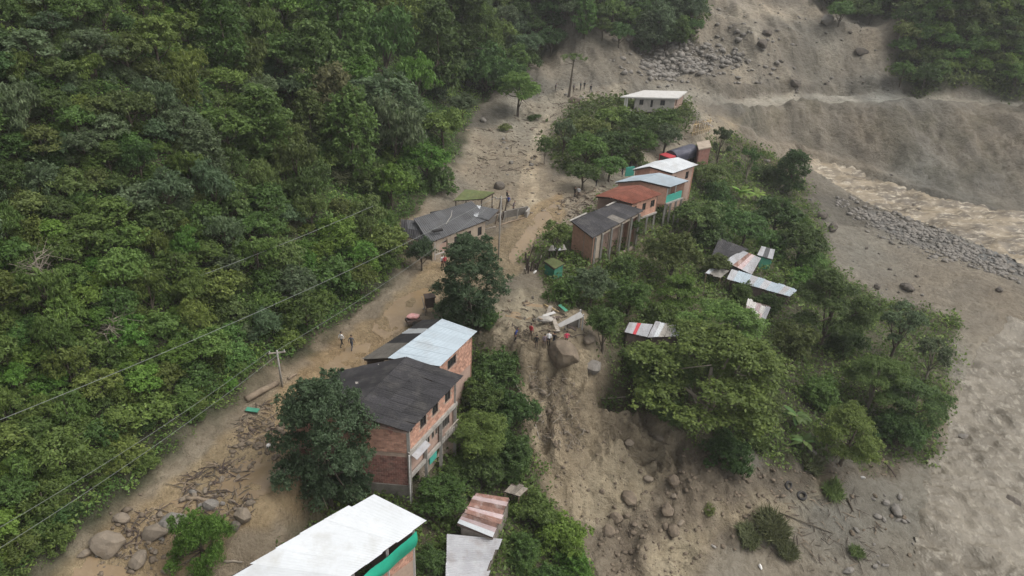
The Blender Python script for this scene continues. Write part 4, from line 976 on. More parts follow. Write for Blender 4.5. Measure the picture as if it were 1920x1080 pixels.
# ---- house with pale sheet roof behind it
q = [P3(893,622,3.6), P3(828,598,4.7), P3(727,671,4.7), P3(824,687,3.6)]
h2 = empty('pale_roofed_house', (q[0].x - 2, q[0].y - 3, 0), 0, 'brick house with pale blue-white metal roof beside the muddy road', 'house')
sheet_roof(h2, [q[3], q[0], q[1], q[2]], 7, 1, ['blue_sheet'], waves=5, amp=.02)
q2 = [P3(793,600,2.7), P3(680,673,2.7), P3(727,671,4.45), P3(826,599,4.45)]
sheet_roof(h2, q2, 8, 2, ['grey_sheet'], waves=4, pick=lambda i, j: 'white_sheet' if i == 2 else ('concrete_dark' if i > 4 else 'asphalt_sheet'))
w = [Vector(p) for p in inset([q[3], q[0], q[1], q[2]], .06)]
Lw = (Vector((w[0].x, w[0].y, 0)) - Vector((w[1].x, w[1].y, 0))).length; hh = [(.25 * Lw, .5 * Lw, 2.0, 3.0)]
_, fw = wall(h2, 'wall', w[0], w[1], -4, 3.35, 3.35, MT['plaster_pink'], hh); window(h2, fw, hh[0], 'wood_dark', 2); bricks(h2, fw, .2, 3.3, 3.3, hh, MT['brick'])
wall(h2, 'wall', w[1], w[2], -2, 3.35, 4.4, MT['brick']); wall(h2, 'wall', w[3], w[0], -2, 4.4, 3.35, MT['brick'])
a_ = Vector(q2[1]) + Vector((.3, .2, 0)); b_ = Vector(q2[0]) + Vector((.3, -.2, 0)); wall(h2, 'wall', b_, a_, -1, 2.45, 2.45, MT['plaster_tan'], [(2, 3, 0, 2), (5, 6, .8, 1.8)])
# ---- white roof with green cloth at the bottom edge
q = [P3(797,978,1.2), P3(590,1128,1.2), P3(360,1118,2.2), P3(698,927,2.2)]
q = [q[1], q[0], q[3], q[2]]
h3 = empty('white_roofed_house', ((q[0].x + q[2].x) / 2, (q[0].y + q[2].y) / 2, -4.5), 0, 'house under broad white sheet roof with sagging green cloth at bottom', 'house')
rf = sheet_roof(h3, q, 7, 1, ['white_sheet'], waves=6, amp=.007, ragged=.04)
w = inset(q, .07); z0 = base_of(w) - .4
_, f_ = wall(h3, 'wall', w[0], w[1], z0, -.9, -.9, MT['mortar']); bricks(h3, f_, -2.2, -.9, -.9, [], MT['brick'])
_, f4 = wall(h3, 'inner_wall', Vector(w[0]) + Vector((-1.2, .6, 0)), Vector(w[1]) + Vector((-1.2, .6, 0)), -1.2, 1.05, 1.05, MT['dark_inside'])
wall(h3, 'wall', w[1], w[2], z0, .9, 1.9, MT['plaster_tan']); wall(h3, 'wall', w[2], w[3], z0 + 2, 1.9, 1.9, MT['plaster_tan'])
for t in (.02, .35, .7, .985):
    p = lerp(Vector(w[0]), Vector(w[1]), t); MB().beam((p.x, p.y, z0), (p.x, p.y, .95), .16).build('post', MT['white_paint'], h3)
mb = MB(); NU, NV = 16, 5; vs = []; e0, e1 = Vector(w[1]), Vector(w[0]); dv = (e1 - e0); dv.z = 0; nv_ = Vector((-dv.y, dv.x, 0)).normalized()
if nv_.x < 0: nv_ = -nv_
for i in range(NU + 1):
    t = i / NU; top = .82 - .9 * math.sin(math.pi * min(1, t * 1.15) * .5) ** 1.2; bot = -.75 - .35 * math.sin(math.pi * t * .9)
    for j in range(NV + 1):
        s = j / NV; p = e0 + dv * (t * 1.0); fold = .06 * math.sin(9 * t + 5 * s) + .04 * math.sin(23 * t); vs.append((p.x + nv_.x * (.22 + .25 * math.sin(math.pi * s) * (.4 + t) + fold), p.y + nv_.y * (.22 + .25 * math.sin(math.pi * s) + fold), lerp(top, bot, s)))
fs = [(i * (NV + 1) + j, (i + 1) * (NV + 1) + j, (i + 1) * (NV + 1) + j + 1, i * (NV + 1) + j + 1) for i in range(NU) for j in range(NV)]
tc = mb.add(vs, fs, 0, .5).build('shade_cloth', MT['teal_cloth'], None, True); tag(tc, 'green shade cloth hanging in a sag under the white eave', 'cloth')
# ---- rusty shed and grey shed
shed('rusty_shed', 'shed roofed in rusty red corrugated sheets among bushes at bottom', [G(893,924,2.5), G(858,982,2.5), G(926,1008,2.3), G(958,934,2.3)], 9, 1, ['rust_sheet'], 'wood_grey', pick=lambda i, j: ('rust_sheet', 'pink_sheet', 'rust_sheet')[i % 3] if i < 8 else 'white_sheet', waves=3, ragged=.06, amp=.04)
shed('tilted_lean_to', 'short lean-to of weathered planks sticking out above the rusty shed', [G(945,922,1.9), G(974,931,1.8), G(990,916,2.1), G(961,906,2.1)], 3, 1, ['wood_grey', 'pink_sheet'], None, posts='wood', ragged=.2)
shed('grey_shed', 'shed with bare zinc sheet roof in front of the rusty shed', [G(838,1001,1.8), G(836,1112,1.8), G(908,1092,1.6), G(938,1010,1.6)], 4, 1, ['zinc_sheet'], 'wood_grey', waves=6, ragged=.07)
# ---- dark-roofed roadside house left of the road
qa = [P3(806,455,2.8), P3(917,411,2.8), P3(884,377,3.9), P3(775,410,3.9)]
h5 = empty('roadside_house', ((qa[0].x + qa[2].x) / 2, (qa[0].y + qa[2].y) / 2, 0), 0, 'dark-roofed house on the left of the road where it bends', 'house')
sheet_roof(h5, qa, 9, 3, ['grey_sheet'])
sheet_roof(h5, [P3(752,441,2.5), P3(808,456,2.65), P3(796,415,3.5), P3(752,411,3.3)], 4, 2, ['grey_sheet', 'asphalt_sheet'])
sheet_roof(h5, [P3(916,413,2.9), P3(888,405,3.2), P3(890,384,3.5), P3(936,393,3.1)], 4, 1, ['zinc_sheet', 'grey_sheet'], pick=lambda i, j: 'white_sheet' if i == 3 else 'grey_sheet')
w = inset(qa, .05); z0 = -.4; Lw = (Vector(w[1]) - Vector(w[0])).length
hh = [(.18 * Lw, .28 * Lw, .9, 2.1), (.4 * Lw, .5 * Lw, .9, 2.1), (.62 * Lw, .72 * Lw, .1, 2.1), (.85 * Lw, .93 * Lw, .9, 2.1)]
_, f_ = wall(h5, 'wall', w[0], w[1], z0, 2.55, 2.55, MT['plaster_tan'], hh)
for h in hh: window(h5, f_, h, 'wood_dark', 1)
wall(h5, 'wall', w[1], w[2], z0, 2.55, 3.6, MT['plaster_tan']); wall(h5, 'wall', w[3], w[0], z0, 3.6, 2.55, MT['plaster_tan'])
for (x1, y1), s in (((820, 432), 1.3), ((818, 398), 1.5)):
    c = P3(x1, y1, 3.55); MB().box(c, (s, .4, .22), Matrix.Rotation(.5, 3, 'Z')).build('roof_vent', MT['dark_inside'], h5)
MB().tube([P3(848,392,3.75), P3(846,405,3.6), P3(836,420,3.5)], .05, 5).build('roof_pipe', MT['concrete'], h5)
mb = MB(); c0, c1 = P3(815,478,.7), P3(838,470,.7); e = (c1 - c0); nn = Vector((e.y, -e.x, 0)).normalized()
mb.beam(c0, c1, .12, .12); mb.build('porch_beam', MT['white_paint'], h5)
MB().add([c0, c1, c1 + Vector((0,0,1.2)), c0 + Vector((0,0,1.2)), c0 - nn * .1, c1 - nn * .1, c1 - nn * .1 + Vector((0,0,1.2)), c0 - nn * .1 + Vector((0,0,1.2))], [(0,1,2,3),(7,6,5,4),(0,4,5,1),(1,5,6,2),(2,6,7,3),(3,7,4,0)]).build('porch_panel', MT['plaster_pink'], h5)
g = ground(c0.x, c0.y); MB().beam((c0.x, c0.y, g - .3), (c0.x, c0.y, 2.4), .2).build('porch_post', MT['white_paint'], h5)
MB().beam((c1.x, c1.y, g - .3), (c1.x, c1.y, 2.4), .14).build('porch_post', MT['wood'], h5)
# ---- grassy roof behind it
shed('grassy_roof_hut', 'hut with moss green roof at the forest foot behind roadside house', [P3(850,376,1.6), P3(905,373,1.6), P3(928,360,2.2), P3(872,355,2.2)], 6, 1, ['green_yellow'], None, posts='wood_dark', cat='hut')
def gable(name, label, pts, mats, nu, nv, wmat, zb, cat='house', front_mat=None, waves=4):
    """pts: right eave front, right eave back, ridge front, ridge back, left eave front, left eave back"""
    ef, eb, rf_, rb, lf, lb = [Vector(p) for p in pts]; c = (ef + lb) / 2; o = empty(name, (c.x, c.y, zb), 0, label, cat)
    sheet_roof(o, [ef, eb, rb, rf_], nu, nv, mats, waves=waves); sheet_roof(o, [lb, lf, rf_, rb], nu, nv, mats, waves=waves)
    dn = Vector((0, 0, .24)); qr = [ef, eb, lb, lf]; w = [p for p in inset(qr, .05)]
    a, b, c_, d = w; m0 = lerp(d, a, (rf_ - lf).length / ((rf_ - lf).length + (ef - rf_).length)); m1 = lerp(c_, b, (rb - lb).length / ((rb - lb).length + (eb - rb).length))
    out = {}
    out['side'] = (a, b, ef.z - .24); out['front'] = (d, m0, a, rf_.z - .27)
    for p0, p1, z_0, z_1 in ((d, m0, lf.z - .24, rf_.z - .27), (m0, a, rf_.z - .27, ef.z - .24), (b, m1, eb.z - .24, rb.z - .27), (m1, c_, rb.z - .27, lb.z - .24), (c_, d, lb.z - .24, lf.z - .24)):
        wall(o, 'wall', p0, p1, zb, z_0, z_1, MT[front_mat or wmat])
    return o, out
# ---- columned brick house
q = [P3(1111,446,2.7), P3(1207,394,2.7), P3(1155,379,3.3), P3(1069,413,3.3)]
h6 = empty('columned_house', ((q[0].x + q[2].x) / 2, (q[0].y + q[2].y) / 2, -1), 0, 'red brick house with dark sheet roof and open columned side', 'house')
sheet_roof(h6, q, 8, 2, ['asphalt_sheet'], pick=lambda i, j: 'concrete_dark' if (i, j) == (4, 0) else 'asphalt_sheet')
w = inset(q, .05); z0 = base_of(w) - .5; Lw = (Vector((w[1].x - w[0].x, w[1].y - w[0].y, 0))).length
_, f_ = wall(h6, 'wall', w[3], w[0], z0, 3.0, 2.45, MT['brick'])
hh = [(.18 * Lw, .34 * Lw, z0 + 1, 2.1), (.40 * Lw, .56 * Lw, z0 + 1, 2.1), (.62 * Lw, .78 * Lw, z0 + 1, 2.1), (.84 * Lw, .96 * Lw, z0 + 1, 2.1)]
inn = Vector((w[3].x - w[0].x, w[3].y - w[0].y, 0)).normalized() * .5
wall(h6, 'wall', Vector(w[0]), Vector(w[1]), z0, 2.45, 2.45, MT['plaster_tan'], hh); wall(h6, 'inner_wall', Vector(w[0]) + inn * 3.2, Vector(w[1]) + inn * 3.2, z0, 2.6, 2.6, MT['plaster_pink'])
for t in (.03, .17, .37, .59, .81, .985):
    p = lerp(Vector(w[0]), Vector(w[1]), t) - inn * .3; MB().beam((p.x, p.y, z0), (p.x, p.y, 2.42), .22).build('column', MT['concrete'], h6)
wall(h6, 'wall', w[1], w[2], z0, 2.45, 3.0, MT['brick']); wall(h6, 'wall', w[2], w[3], z0, 3.0, 3.0, MT['plaster_tan'])
MB().beam(P3(1068,414,3.42), P3(1100,399,3.42), .25, .06).build('ridge_cap', MT['concrete'], h6)
MB().beam(P3(1137,386,3.4), P3(1155,377,3.4), .3, .06).build('ridge_cap', MT['concrete'], h6)
# ---- red-roofed house
h7, o7 = gable('red_roofed_house', 'house with red roof on stilts next to the columned brick house', [P3(1186,383,2.9), P3(1241,364,2.9), P3(1143,370,4.2), P3(1200,347,4.2), P3(1116,368,3.4), P3(1160,350,3.4)], ['red_roof'], 7, 2, 'plaster_pink', .3, waves=5)
a, b, z = o7['side']; L = (Vector((a.x, a.y, 0)) - Vector((b.x, b.y, 0))).length; hh = [(.06 * L, .2 * L, 1.2, 2.3), (.42 * L, .56 * L, 1.2, 2.3), (.74 * L, .9 * L, 1.2, 2.3)]
_, f_ = wall(h7, 'wall', a, b, .3, z, z, MT['brick'], hh)
for h in hh: window(h7, f_, h, 'wood', 1)
MB().beam((a.x, a.y, .2), (b.x, b.y, .2), .5, .2).build('floor_slab', MT['concrete'], h7)
for t in (.03, .35, .68, .97): p = lerp(a, b, t); MB().beam((p.x, p.y, ground(p.x, p.y) - 1), (p.x, p.y, .2), .24).build('stilt', MT['concrete'], h7)
# ---- house with the teal balcony
h8, o8 = gable('teal_balcony_house', 'pale-roofed house with teal balcony on concrete stilts', [P3(1256,351,2.9), P3(1291,339,2.9), P3(1201,338,3.9), P3(1236,324,3.9), P3(1153,342,3.3), P3(1190,330,3.3)], ['blue_sheet'], 4, 2, 'brick', .2, waves=5)
a, b, z = o8['side']; d_ = Vector((b.x - a.x, b.y - a.y, 0)).normalized(); n_ = Vector((d_.y, -d_.x, 0)); L = (Vector((a.x, a.y, 0)) - Vector((b.x, b.y, 0))).length
_, f_ = wall(h8, 'balcony_parapet', a, b, .35, 1.45, 1.45, MT['teal']); wall(h8, 'inner_wall', a - n_ * 1.1, b - n_ * 1.1, .3, z, z, MT['plaster_tan'], [(.3, 1.2, .4, 2.2)])
for t in (0.01, .5, .99): p = lerp(a, b, t); MB().beam((p.x, p.y, 1.45), (p.x, p.y, z), .12).build('balcony_post', MT['white_paint'], h8)
MB().beam((a.x, a.y, .25), (b.x, b.y, .25), .5, .18).build('floor_slab', MT['concrete'], h8)
for t in (.02, .33, .66, .98):
    p = lerp(a, b, t); MB().beam((p.x, p.y, ground(p.x, p.y) - 1), (p.x, p.y, .16), .26).build('stilt', MT['concrete'], h8)
for s in (0, 1):
    p = (a, b)[s] - n_ * 2.4; MB().beam((p.x, p.y, ground(p.x, p.y) - 1), (p.x, p.y, .16), .26).build('stilt', MT['concrete'], h8)
# ---- farther pale roof
h9, o9 = gable('far_pale_roofed_house', 'farther brick house with white metal roof above the teal balcony house', [P3(1261,325,3.1), P3(1308,309,3.1), P3(1217,312,4.1), P3(1271,295,4.1), P3(1186,318,3.5), P3(1228,303,3.5)], ['white_sheet'], 5, 2, 'brick', -2.5, waves=5)
a, b, z = o9['side']; L = (Vector((a.x, a.y, 0)) - Vector((b.x, b.y, 0))).length; hh = [(.08 * L, .24 * L, .9, 2.3), (.66 * L, .8 * L, 1.2, 2.4)]
_, f_ = wall(h9, 'wall', a, b, -4, z, z, MT['plaster_pink'], hh)
for h in hh: window(h9, f_, h, 'wood_dark', 1)
p = P3(1172,331,.1); p2 = P3(1188,329,.1); MB().add([p, p2, p2 + Vector((0,0,1.5)), p + Vector((0,0,1.5))] + [v + Vector((-.05,.12,0)) for v in (p, p2, p2 + Vector((0,0,1.5)), p + Vector((0,0,1.5)))], [(0,1,2,3),(7,6,5,4),(0,4,5,1),(1,5,6,2),(2,6,7,3),(3,7,4,0)]).build('teal_panel', MT['teal'], h9)
# ---- sandy slab roof and bamboo frame
q = [P3(1310,280,1.0), P3(1334,275,1.0), P3(1330,262,1.0), P3(1306,267,1.0)]
hb = empty('sandy_slab_house', (q[0].x, q[0].y, 0), 0, 'low roadside house with flat sand-coloured slab roof and dark brick wall', 'house')
MB().add([p for p in q] + [p - Vector((0, 0, .2)) for p in q], [(0,1,2,3),(7,6,5,4),(0,4,5,1),(1,5,6,2),(2,6,7,3),(3,7,4,0)]).build('roof', MT['plaster_tan'], hb)
w = outward(inset(q, .05))
for i in range(4): 
    L = (Vector((w[i].x, w[i].y, 0)) - Vector((w[(i + 1) % 4].x, w[(i + 1) % 4].y, 0))).length; hh = []
    _, f_ = wall(hb, 'wall', w[i], w[(i + 1) % 4], base_of(w) - .5, .8, .8, MT['brick_dark'], hh)
    for h in hh: window(hb, f_, h, 'wood', 1)
bf = empty('bamboo_shelter', P3(1312,240,0), 0, 'unroofed frame of yellow bamboo posts beside the sandy slab house', 'shelter')
for i in range(10):
    p = P3(1298 + 3.4 * i, 253 - .9 * i, 0); hgt = random.uniform(1.9, 2.7); MB().tube([(p.x, p.y, -.2), (p.x + random.gauss(0, .06), p.y, hgt)], .09, 5).build('bamboo_post', MT['bamboo'], bf)
for z in (.5, 2.0): MB().tube([P3(1296,254,0) + Vector((0,-.1,z)), P3(1331,245,0) + Vector((0,-.1,z))], .07, 5).build('rail', MT['bamboo'], bf)
for i in range(5): MB().beam(P3(1296 + 6 * i, 232 - 2 * i, 1.8), P3(1312 + 6 * i, 226 + 3 * i, 2.5), .25, .05).build('board', MT['wood_grey'], bf)
# ---- flat-roofed two-storey house at the far end
q = [P3(1163,181,4.6), P3(1272,184,4.6), P3(1289,171,4.6), P3(1208,169,4.6)]
hf = empty('flat_roofed_house', (q[0].x + 5, q[0].y, 0), 0, 'unfinished flat-roofed house with grey walls above the tree grove', 'house')
MB().add([p for p in q] + [p - Vector((0, 0, .25)) for p in q], [(0,1,2,3),(7,6,5,4),(0,4,5,1),(1,5,6,2),(2,6,7,3),(3,7,4,0)]).build('roof', MT['white_paint'], hf)
w = [Vector(p) for p in inset(q, .06)]; L = (Vector((w[1].x - w[0].x, w[1].y - w[0].y, 0))).length; s_ = lerp(w[0], w[1], .2)
Lp = L * .8; hh = [(.12 * Lp, .22 * Lp, 3.0, 4.0), (.40 * Lp, .46 * Lp, 2.6, 4.0), (.64 * Lp, .76 * Lp, 3.0, 4.0)]
_, f_ = wall(hf, 'wall', s_, w[1], 2.0, 4.35, 4.35, MT['concrete'], hh)
for h in hh: window(hf, f_, h, 'wood_dark', 1)
_, f_ = wall(hf, 'wall', w[1], w[2], 2.0, 4.35, 4.35, MT['plaster_pink'], [(.6, 1.4, 2.7, 4.0)]); wall(hf, 'wall', w[2], w[3], 2.0, 4.35, 4.35, MT['concrete']); wall(hf, 'wall', w[3], s_, 2.0, 4.35, 4.35, MT['concrete'])
MB().beam((w[0].x, w[0].y, 1.85), (w[1].x, w[1].y, 1.85), .6, .25).build('floor_slab', MT['concrete'], hf)
for t in (.01, .05, .2, .4, .6, .8, .99):
    p = lerp(w[0], w[1], t); MB().beam((p.x, p.y, ground(p.x, p.y) - .5), (p.x, p.y, 4.35 if t < .1 else 1.75), .28).build('column', MT['white_paint' if t < .1 else 'concrete'], hf)
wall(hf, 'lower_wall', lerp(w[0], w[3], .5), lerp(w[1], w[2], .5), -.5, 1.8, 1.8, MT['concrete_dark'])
# ---- shacks among the trees on the right
shed('dark_roofed_shack', 'shack with dark flat roof among trees right of the village', [G(1334,480,2.45), G(1366,482,2.45), G(1403,467,2.65), G(1349,446,2.85)], 4, 2, ['asphalt_sheet'], 'wood_dark', 'shack')
shed('striped_roof_shack', 'shack with pink and white striped corrugated roof', [G(1356,489,2.33), G(1409,514,2.03), G(1427,484,2.23), G(1392,469,2.62)], 6, 1, ['pink_sheet'], 'wood_dark', 'shack', pick=lambda i, j: ('zinc_sheet', 'pink_sheet', 'rust_sheet', 'zinc_sheet')[(i * 7) % 4], waves=3)
shed('long_pale_roof_shed', 'long narrow shed with pale metal roof between the trees', [G(1363,523,2.23), G(1482,556,1.83), G(1496,543,2.13), G(1372,504,2.63)], 10, 1, ['blue_sheet', 'white_sheet'], 'wood_dark', pick=lambda i, j: 'zinc_sheet' if i == 3 else random.choice(['blue_sheet', 'zinc_sheet']), waves=3, ragged=.05)
shed('torn_sheet_shelter', 'small shelter of torn whitish sheets left of the long pale roof', [G(1322,512,1.88), G(1352,520,1.68), G(1368,507,1.88), G(1334,501,2.18)], 4, 1, ['white_sheet', 'concrete'], None, 'shelter', posts='wood', ragged=.25)
shed('torn_white_roof_shelter', 'shelter with torn off-white roof below the long pale shed', [G(1397,583,1.73), G(1430,612,1.52), G(1446,573,2.02), G(1402,561,2.33)], 5, 2, ['zinc_sheet', 'pink_sheet', 'white_paint'], 'wood_dark', 'shelter', ragged=.12, waves=2, amp=.06)
shed('green_walled_hut', 'green-walled hut with grey roof next to the striped shack', [G(1420,478,2.08), G(1448,486,1.98), G(1453,468,2.28), G(1428,461,2.48)], 3, 1, ['grey_sheet', 'zinc_sheet'], 'green_wall', 'hut')
shed('red_striped_shed', 'small shed with white roof and one red sheet above scarp', [G(1171,622,2.03), G(1213,631,1.83), G(1224,608,2.12), G(1180,604,2.43)], 6, 1, ['white_sheet'], 'wood_dark', pick=lambda i, j: 'red_paint' if i == 2 else 'zinc_sheet', waves=3)
shed('mossy_sheet_shed', 'shed with greenish translucent roof joined to the red-striped shed', [G(1214,632,1.92), G(1276,630,1.72), G(1284,612,2.02), G(1229,603,2.32)], 6, 1, ['zinc_sheet'], 'wood_dark', pick=lambda i, j: random.choice(['zinc_sheet', 'white_sheet', 'concrete']), waves=3, ragged=.05)
shed('green_shed', 'little green-walled shed with yellowish mossy roof by the road', [P3(1040,504,1.1), P3(1058,494,1.1), P3(1038,483,1.4), P3(1020,489,1.4)], 3, 2, ['green_yellow'], 'green_wall', 'shed')
shed('white_canopy', 'low white canopy behind the green shed', [P3(1028,470,.6), P3(1062,468,.6), P3(1057,457,1.0), P3(1034,459,1.0)], 3, 1, ['white_sheet', 'concrete'], None, 'canopy', posts='wood_dark', ragged=.1)

# ------------------------------------------------------------------ rocks
def rock_mesh(name, seed, sub=2, flat=.7, ang=.35):
    rng = np.random.default_rng(seed); bm = bmesh.new()
    for p in unit(rng.normal(size=(26, 3))) * rng.uniform(.8, 1.0, (26, 1)) * np.array([1, .8, flat]): bm.verts.new(p)
    r = bmesh.ops.convex_hull(bm, input=bm.verts); bmesh.ops.delete(bm, geom=[g for g in r['geom_interior'] if isinstance(g, bmesh.types.BMVert)], context='VERTS')
    bmesh.ops.subdivide_edges(bm, edges=bm.edges, cuts=1, use_grid_fill=True, smooth=.25 if sub > 1 else .1)
    if sub > 2: bmesh.ops.subdivide_edges(bm, edges=bm.edges, cuts=1, use_grid_fill=True, smooth=.1)
    for v in bm.verts: v.co *= 1 + ang * .3 * float(noise(np.array([v.co.x * 2.3 + seed]), np.array([v.co.y * 2.3 + v.co.z * 1.7]), seed)[0])
    bmesh.ops.triangulate(bm, faces=bm.faces); me = bpy.data.meshes.new(name); bm.to_mesh(me); bm.free(); me.materials.append(MT['stone_grey']); return me
ROCK = [rock_mesh('boulder', 40 + i, 3 if i < 5 else 2, (.62, .75, .9, .55, .8, .7, .6, .85)[i]) for i in range(8)]
def rock(px, py, rpx, label=None, mat='stone_grey', group=None, name='boulder', var=None, rz=None, sink=.3, flat=1.0, asp=1.0, tilt=0.0):
    p = hit(px, py); r = rpx / FPX * depth(p); o = bpy.data.objects.new(name, ROCK[random.randrange(8) if var is None else var]); link(o)
    o.location = (p[0], p[1], p[2] + r * (.62 * flat - sink)); o.rotation_euler = (random.gauss(0, .12) + tilt, random.gauss(0, .12), random.uniform(0, 6.28) if rz is None else rz); o.scale = (r * asp, r / max(.6, asp) ** .3, r * flat)
    o.material_slots[0].link = 'OBJECT'; o.material_slots[0].material = MT[mat]; return tag(o, label, 'boulder' if rpx > 9 else 'rock', group)
for a in [
 (203,1028,33,'largest boulder at the lower end of the muddy road','stone_tan',None,'boulder',2),
 (262,1052,23,'rounded boulder just right of the largest road boulder','stone_tan',None,'boulder',0),
 (292,1005,27,'flat-topped boulder behind the rounded one on the road','stone_tan',None,'boulder',3),
 (330,985,30,'wide grey boulder left of the bright drooping tree','stone_grey',None,'boulder',0),
 (455,970,20,'boulder right of the bright drooping tree top','stone_tan',None,'boulder',1),
 (440,990,14,'dark rock under the boulder right of bright drooping tree','stone_dark',None,'boulder',4),
 (395,950,17,'muddy boulder amid the driftwood heap','stone_grey',None,'boulder',5),
 (470,945,10,'small slabby rock above the driftwood heap','stone_tan',None,'boulder',3),
 (230,975,18,'broken rock at the hill edge of the road','stone_tan',None,'boulder',6),
 (160,1040,14,'low rock at the hillside edge near the bottom corner','stone_tan',None,'boulder',3),
 (1056,672,34,'block of caked mud at the scarp lip below the people','soil',None,'mud_block',2),
 (1111,692,26,'smooth grey boulder standing right of the mud block','stone_grey',None,'boulder',0),
 (1104,640,16,'boulder near the leaning white slab','stone_tan',None,'boulder',6),
 (1540,408,12,'upright dark boulder on the mudflat by the trees','stone_dark',None,'boulder',2),
 (1560,430,15,'lying dark boulder on the mudflat by the trees','stone_dark',None,'boulder',3),
 (1700,543,16,'low brown rock alone on the mudflat','stone_dark',None,'boulder',3),
 (1872,545,9,'dark rock on the crest of the mud dune','stone_dark',None,'boulder',5),
 (1645,540,9,'small rock left of the low brown rock','stone_dark',None,'boulder',5),
 (1438,66,10,'dark square boulder high on the landslide','stone_dark',None,'boulder',2),
 (1430,88,17,'long tilted slab below the dark square boulder','stone_dark',None,'boulder',3),
 (1614,101,14,'dark slanting slab near the wooded spur','stone_dark',None,'boulder',3),
 (1548,44,20,'big slanting slab in the upper slide channel','stone_grey',None,'boulder',3),
 (1490,160,12,'dark lump on the slide above the far road','stone_dark',None,'boulder',5),
 (1895,945,18,'brown boulder standing in the river near the right edge','stone_dark',None,'boulder',1),
 (1805,822,12,'grey rock in the river shallows','stone_grey',None,'boulder',5),
 (1680,960,16,'largest grey stone on the river bank below the tyres','stone_grey',None,'boulder',3),
 (1660,945,10,'grey stone left of the largest bank stone','stone_grey',None,'boulder',5),
 (1645,970,9,'grey stone in front of the largest bank stone','stone_grey',None,'boulder',6),
 (1522,852,11,'pale round stone at the foot of the bank','stone_grey',None,'boulder',1),
 (1590,1072,12,'flat pale stone at the bottom bank','stone_grey',None,'boulder',3),
 (1262,905,16,'boulder half buried in the tan slide','soil',None,'boulder',1),
 (1250,960,18,'boulder low on the brown slide slope','soil',None,'boulder',4),
 (1262,1000,16,'lowest boulder on the brown slide slope','soil',None,'boulder',1),
 (1180,938,20,'angular boulder in the middle of the slide','soil',None,'boulder',6),
 (1155,975,14,'boulder at the upper edge of the brown gully','soil',None,'boulder',2),
 (1140,1000,18,'brown boulder in the gully beside the bushes','soil',None,'boulder',7),
 (1215,900,12,'jagged rock on the pale slide apron','stone_tan',None,'boulder',6),
 (1235,825,12,'rock below the shelf of the slide','stone_tan',None,'boulder',5),
 (1180,832,11,'rock at the left of the slide shelf','stone_tan',None,'boulder',6),
 (1078,193,15,'pale flat boulder under the bare trunk on the upper mud','stone_tan',None,'boulder',3),
 (1090,186,9,'boulder behind the pale flat boulder','stone_grey',None,'boulder',0),
 (906,228,8,'pale boulder at the dark dome tree foot','stone_grey',None,'boulder',1),
 (935,352,13,'brown mud-caked mound beside the grassy roof','stone_dark',None,'boulder',7),
]: rock(a[0], a[1], a[2], a[3], a[4], a[5], a[6], a[7], sink=.34)
def rocks_in(poly, n, rmin, rmax, mats, label, group, seed):
    rng = np.random.default_rng(seed); P = np.array(poly, float); k = 0
    while k < n:
        px, py = rng.uniform(P.min(0), P.max(0))
        if inpoly(P, px, py):
            r = rmin + (rmax - rmin) * rng.uniform() ** 2.5
            rock(px, py, r, label, mats[int(rng.uniform() * len(mats))], group, 'rock', sink=.35, asp=rng.uniform(.8, 1.4)); k += 1
rocks_in([(160,1060),(300,950),(380,900),(480,870),(500,960),(420,1000),(300,1080)], 34, 4, 11, ['stone_tan','stone_grey','stone_tan'], 'small muddy rock strewn among driftwood on the lower road', 'small rocks on the lower road', 1)
rocks_in([(985,690),(1090,720),(1110,840),(1060,850),(1000,800)], 18, 3, 10, ['stone_tan','soil','soil'], 'clod on the churned face of the landslide scarp', 'clods on the scarp face', 2)
rocks_in([(1110,900),(1280,880),(1330,990),(1250,1060),(1130,1050)], 16, 3, 9, ['stone_tan','soil','soil'], 'small rock on the lower slide slope', 'small rocks on the lower slide', 3)
rocks_in([(1600,920),(1700,930),(1720,1060),(1620,1070),(1560,1000)], 30, 3, 8, ['stone_grey','soil'], 'grey stone on the lower right river bank', 'grey stones on the river bank', 4)
rocks_in([(1190,85),(1330,80),(1400,110),(1300,150),(1220,150)], 60, 2, 6, ['stone_grey','stone_dark','stone_grey'], 'rock in the boulder field below the landslide bowl', 'rocks in the upper boulder field', 5)
rocks_in([(1300,60),(1640,30),(1660,170),(1340,190)], 34, 2, 5, ['stone_dark','stone_grey'], 'scattered rock on the broad grey landslide', 'rocks on the broad landslide', 6)
rocks_in([(1560,450),(1640,560),(1760,560),(1700,470)], 12, 2, 5, ['stone_dark','stone_grey'], 'small rock on the grey mudflat', 'small rocks on the mudflat', 7)
rocks_in([(870,330),(890,250),(1000,215),(1060,195),(1160,165),(1030,150),(1000,200),(1020,340),(960,350)], 44, 2, 6, ['stone_tan','stone_grey','stone_tan'], 'rock on the upper mudflow by the forest', 'rocks on the upper mudflow', 8)
rocks_in([(1010,380),(1110,330),(1130,370),(1080,415),(1030,415)], 26, 2, 6, ['stone_tan','soil'], 'lump of rubble beside the columned house', 'rubble lumps by the columned house', 9)
rocks_in([(930,545),(990,540),(1090,620),(960,640)], 24, 2, 6, ['stone_tan','soil','stone_dark'], 'lump of rubble around the people at the scarp', 'rubble lumps at the scarp top', 10)
rocks_in([(1560,330),(1680,360),(1800,405),(1915,440),(1915,470),(1790,435),(1660,390),(1560,340)], 26, 3, 7, ['stone_dark','stone_grey'], 'dark rock breaking the torrent', 'rocks in the torrent', 12)
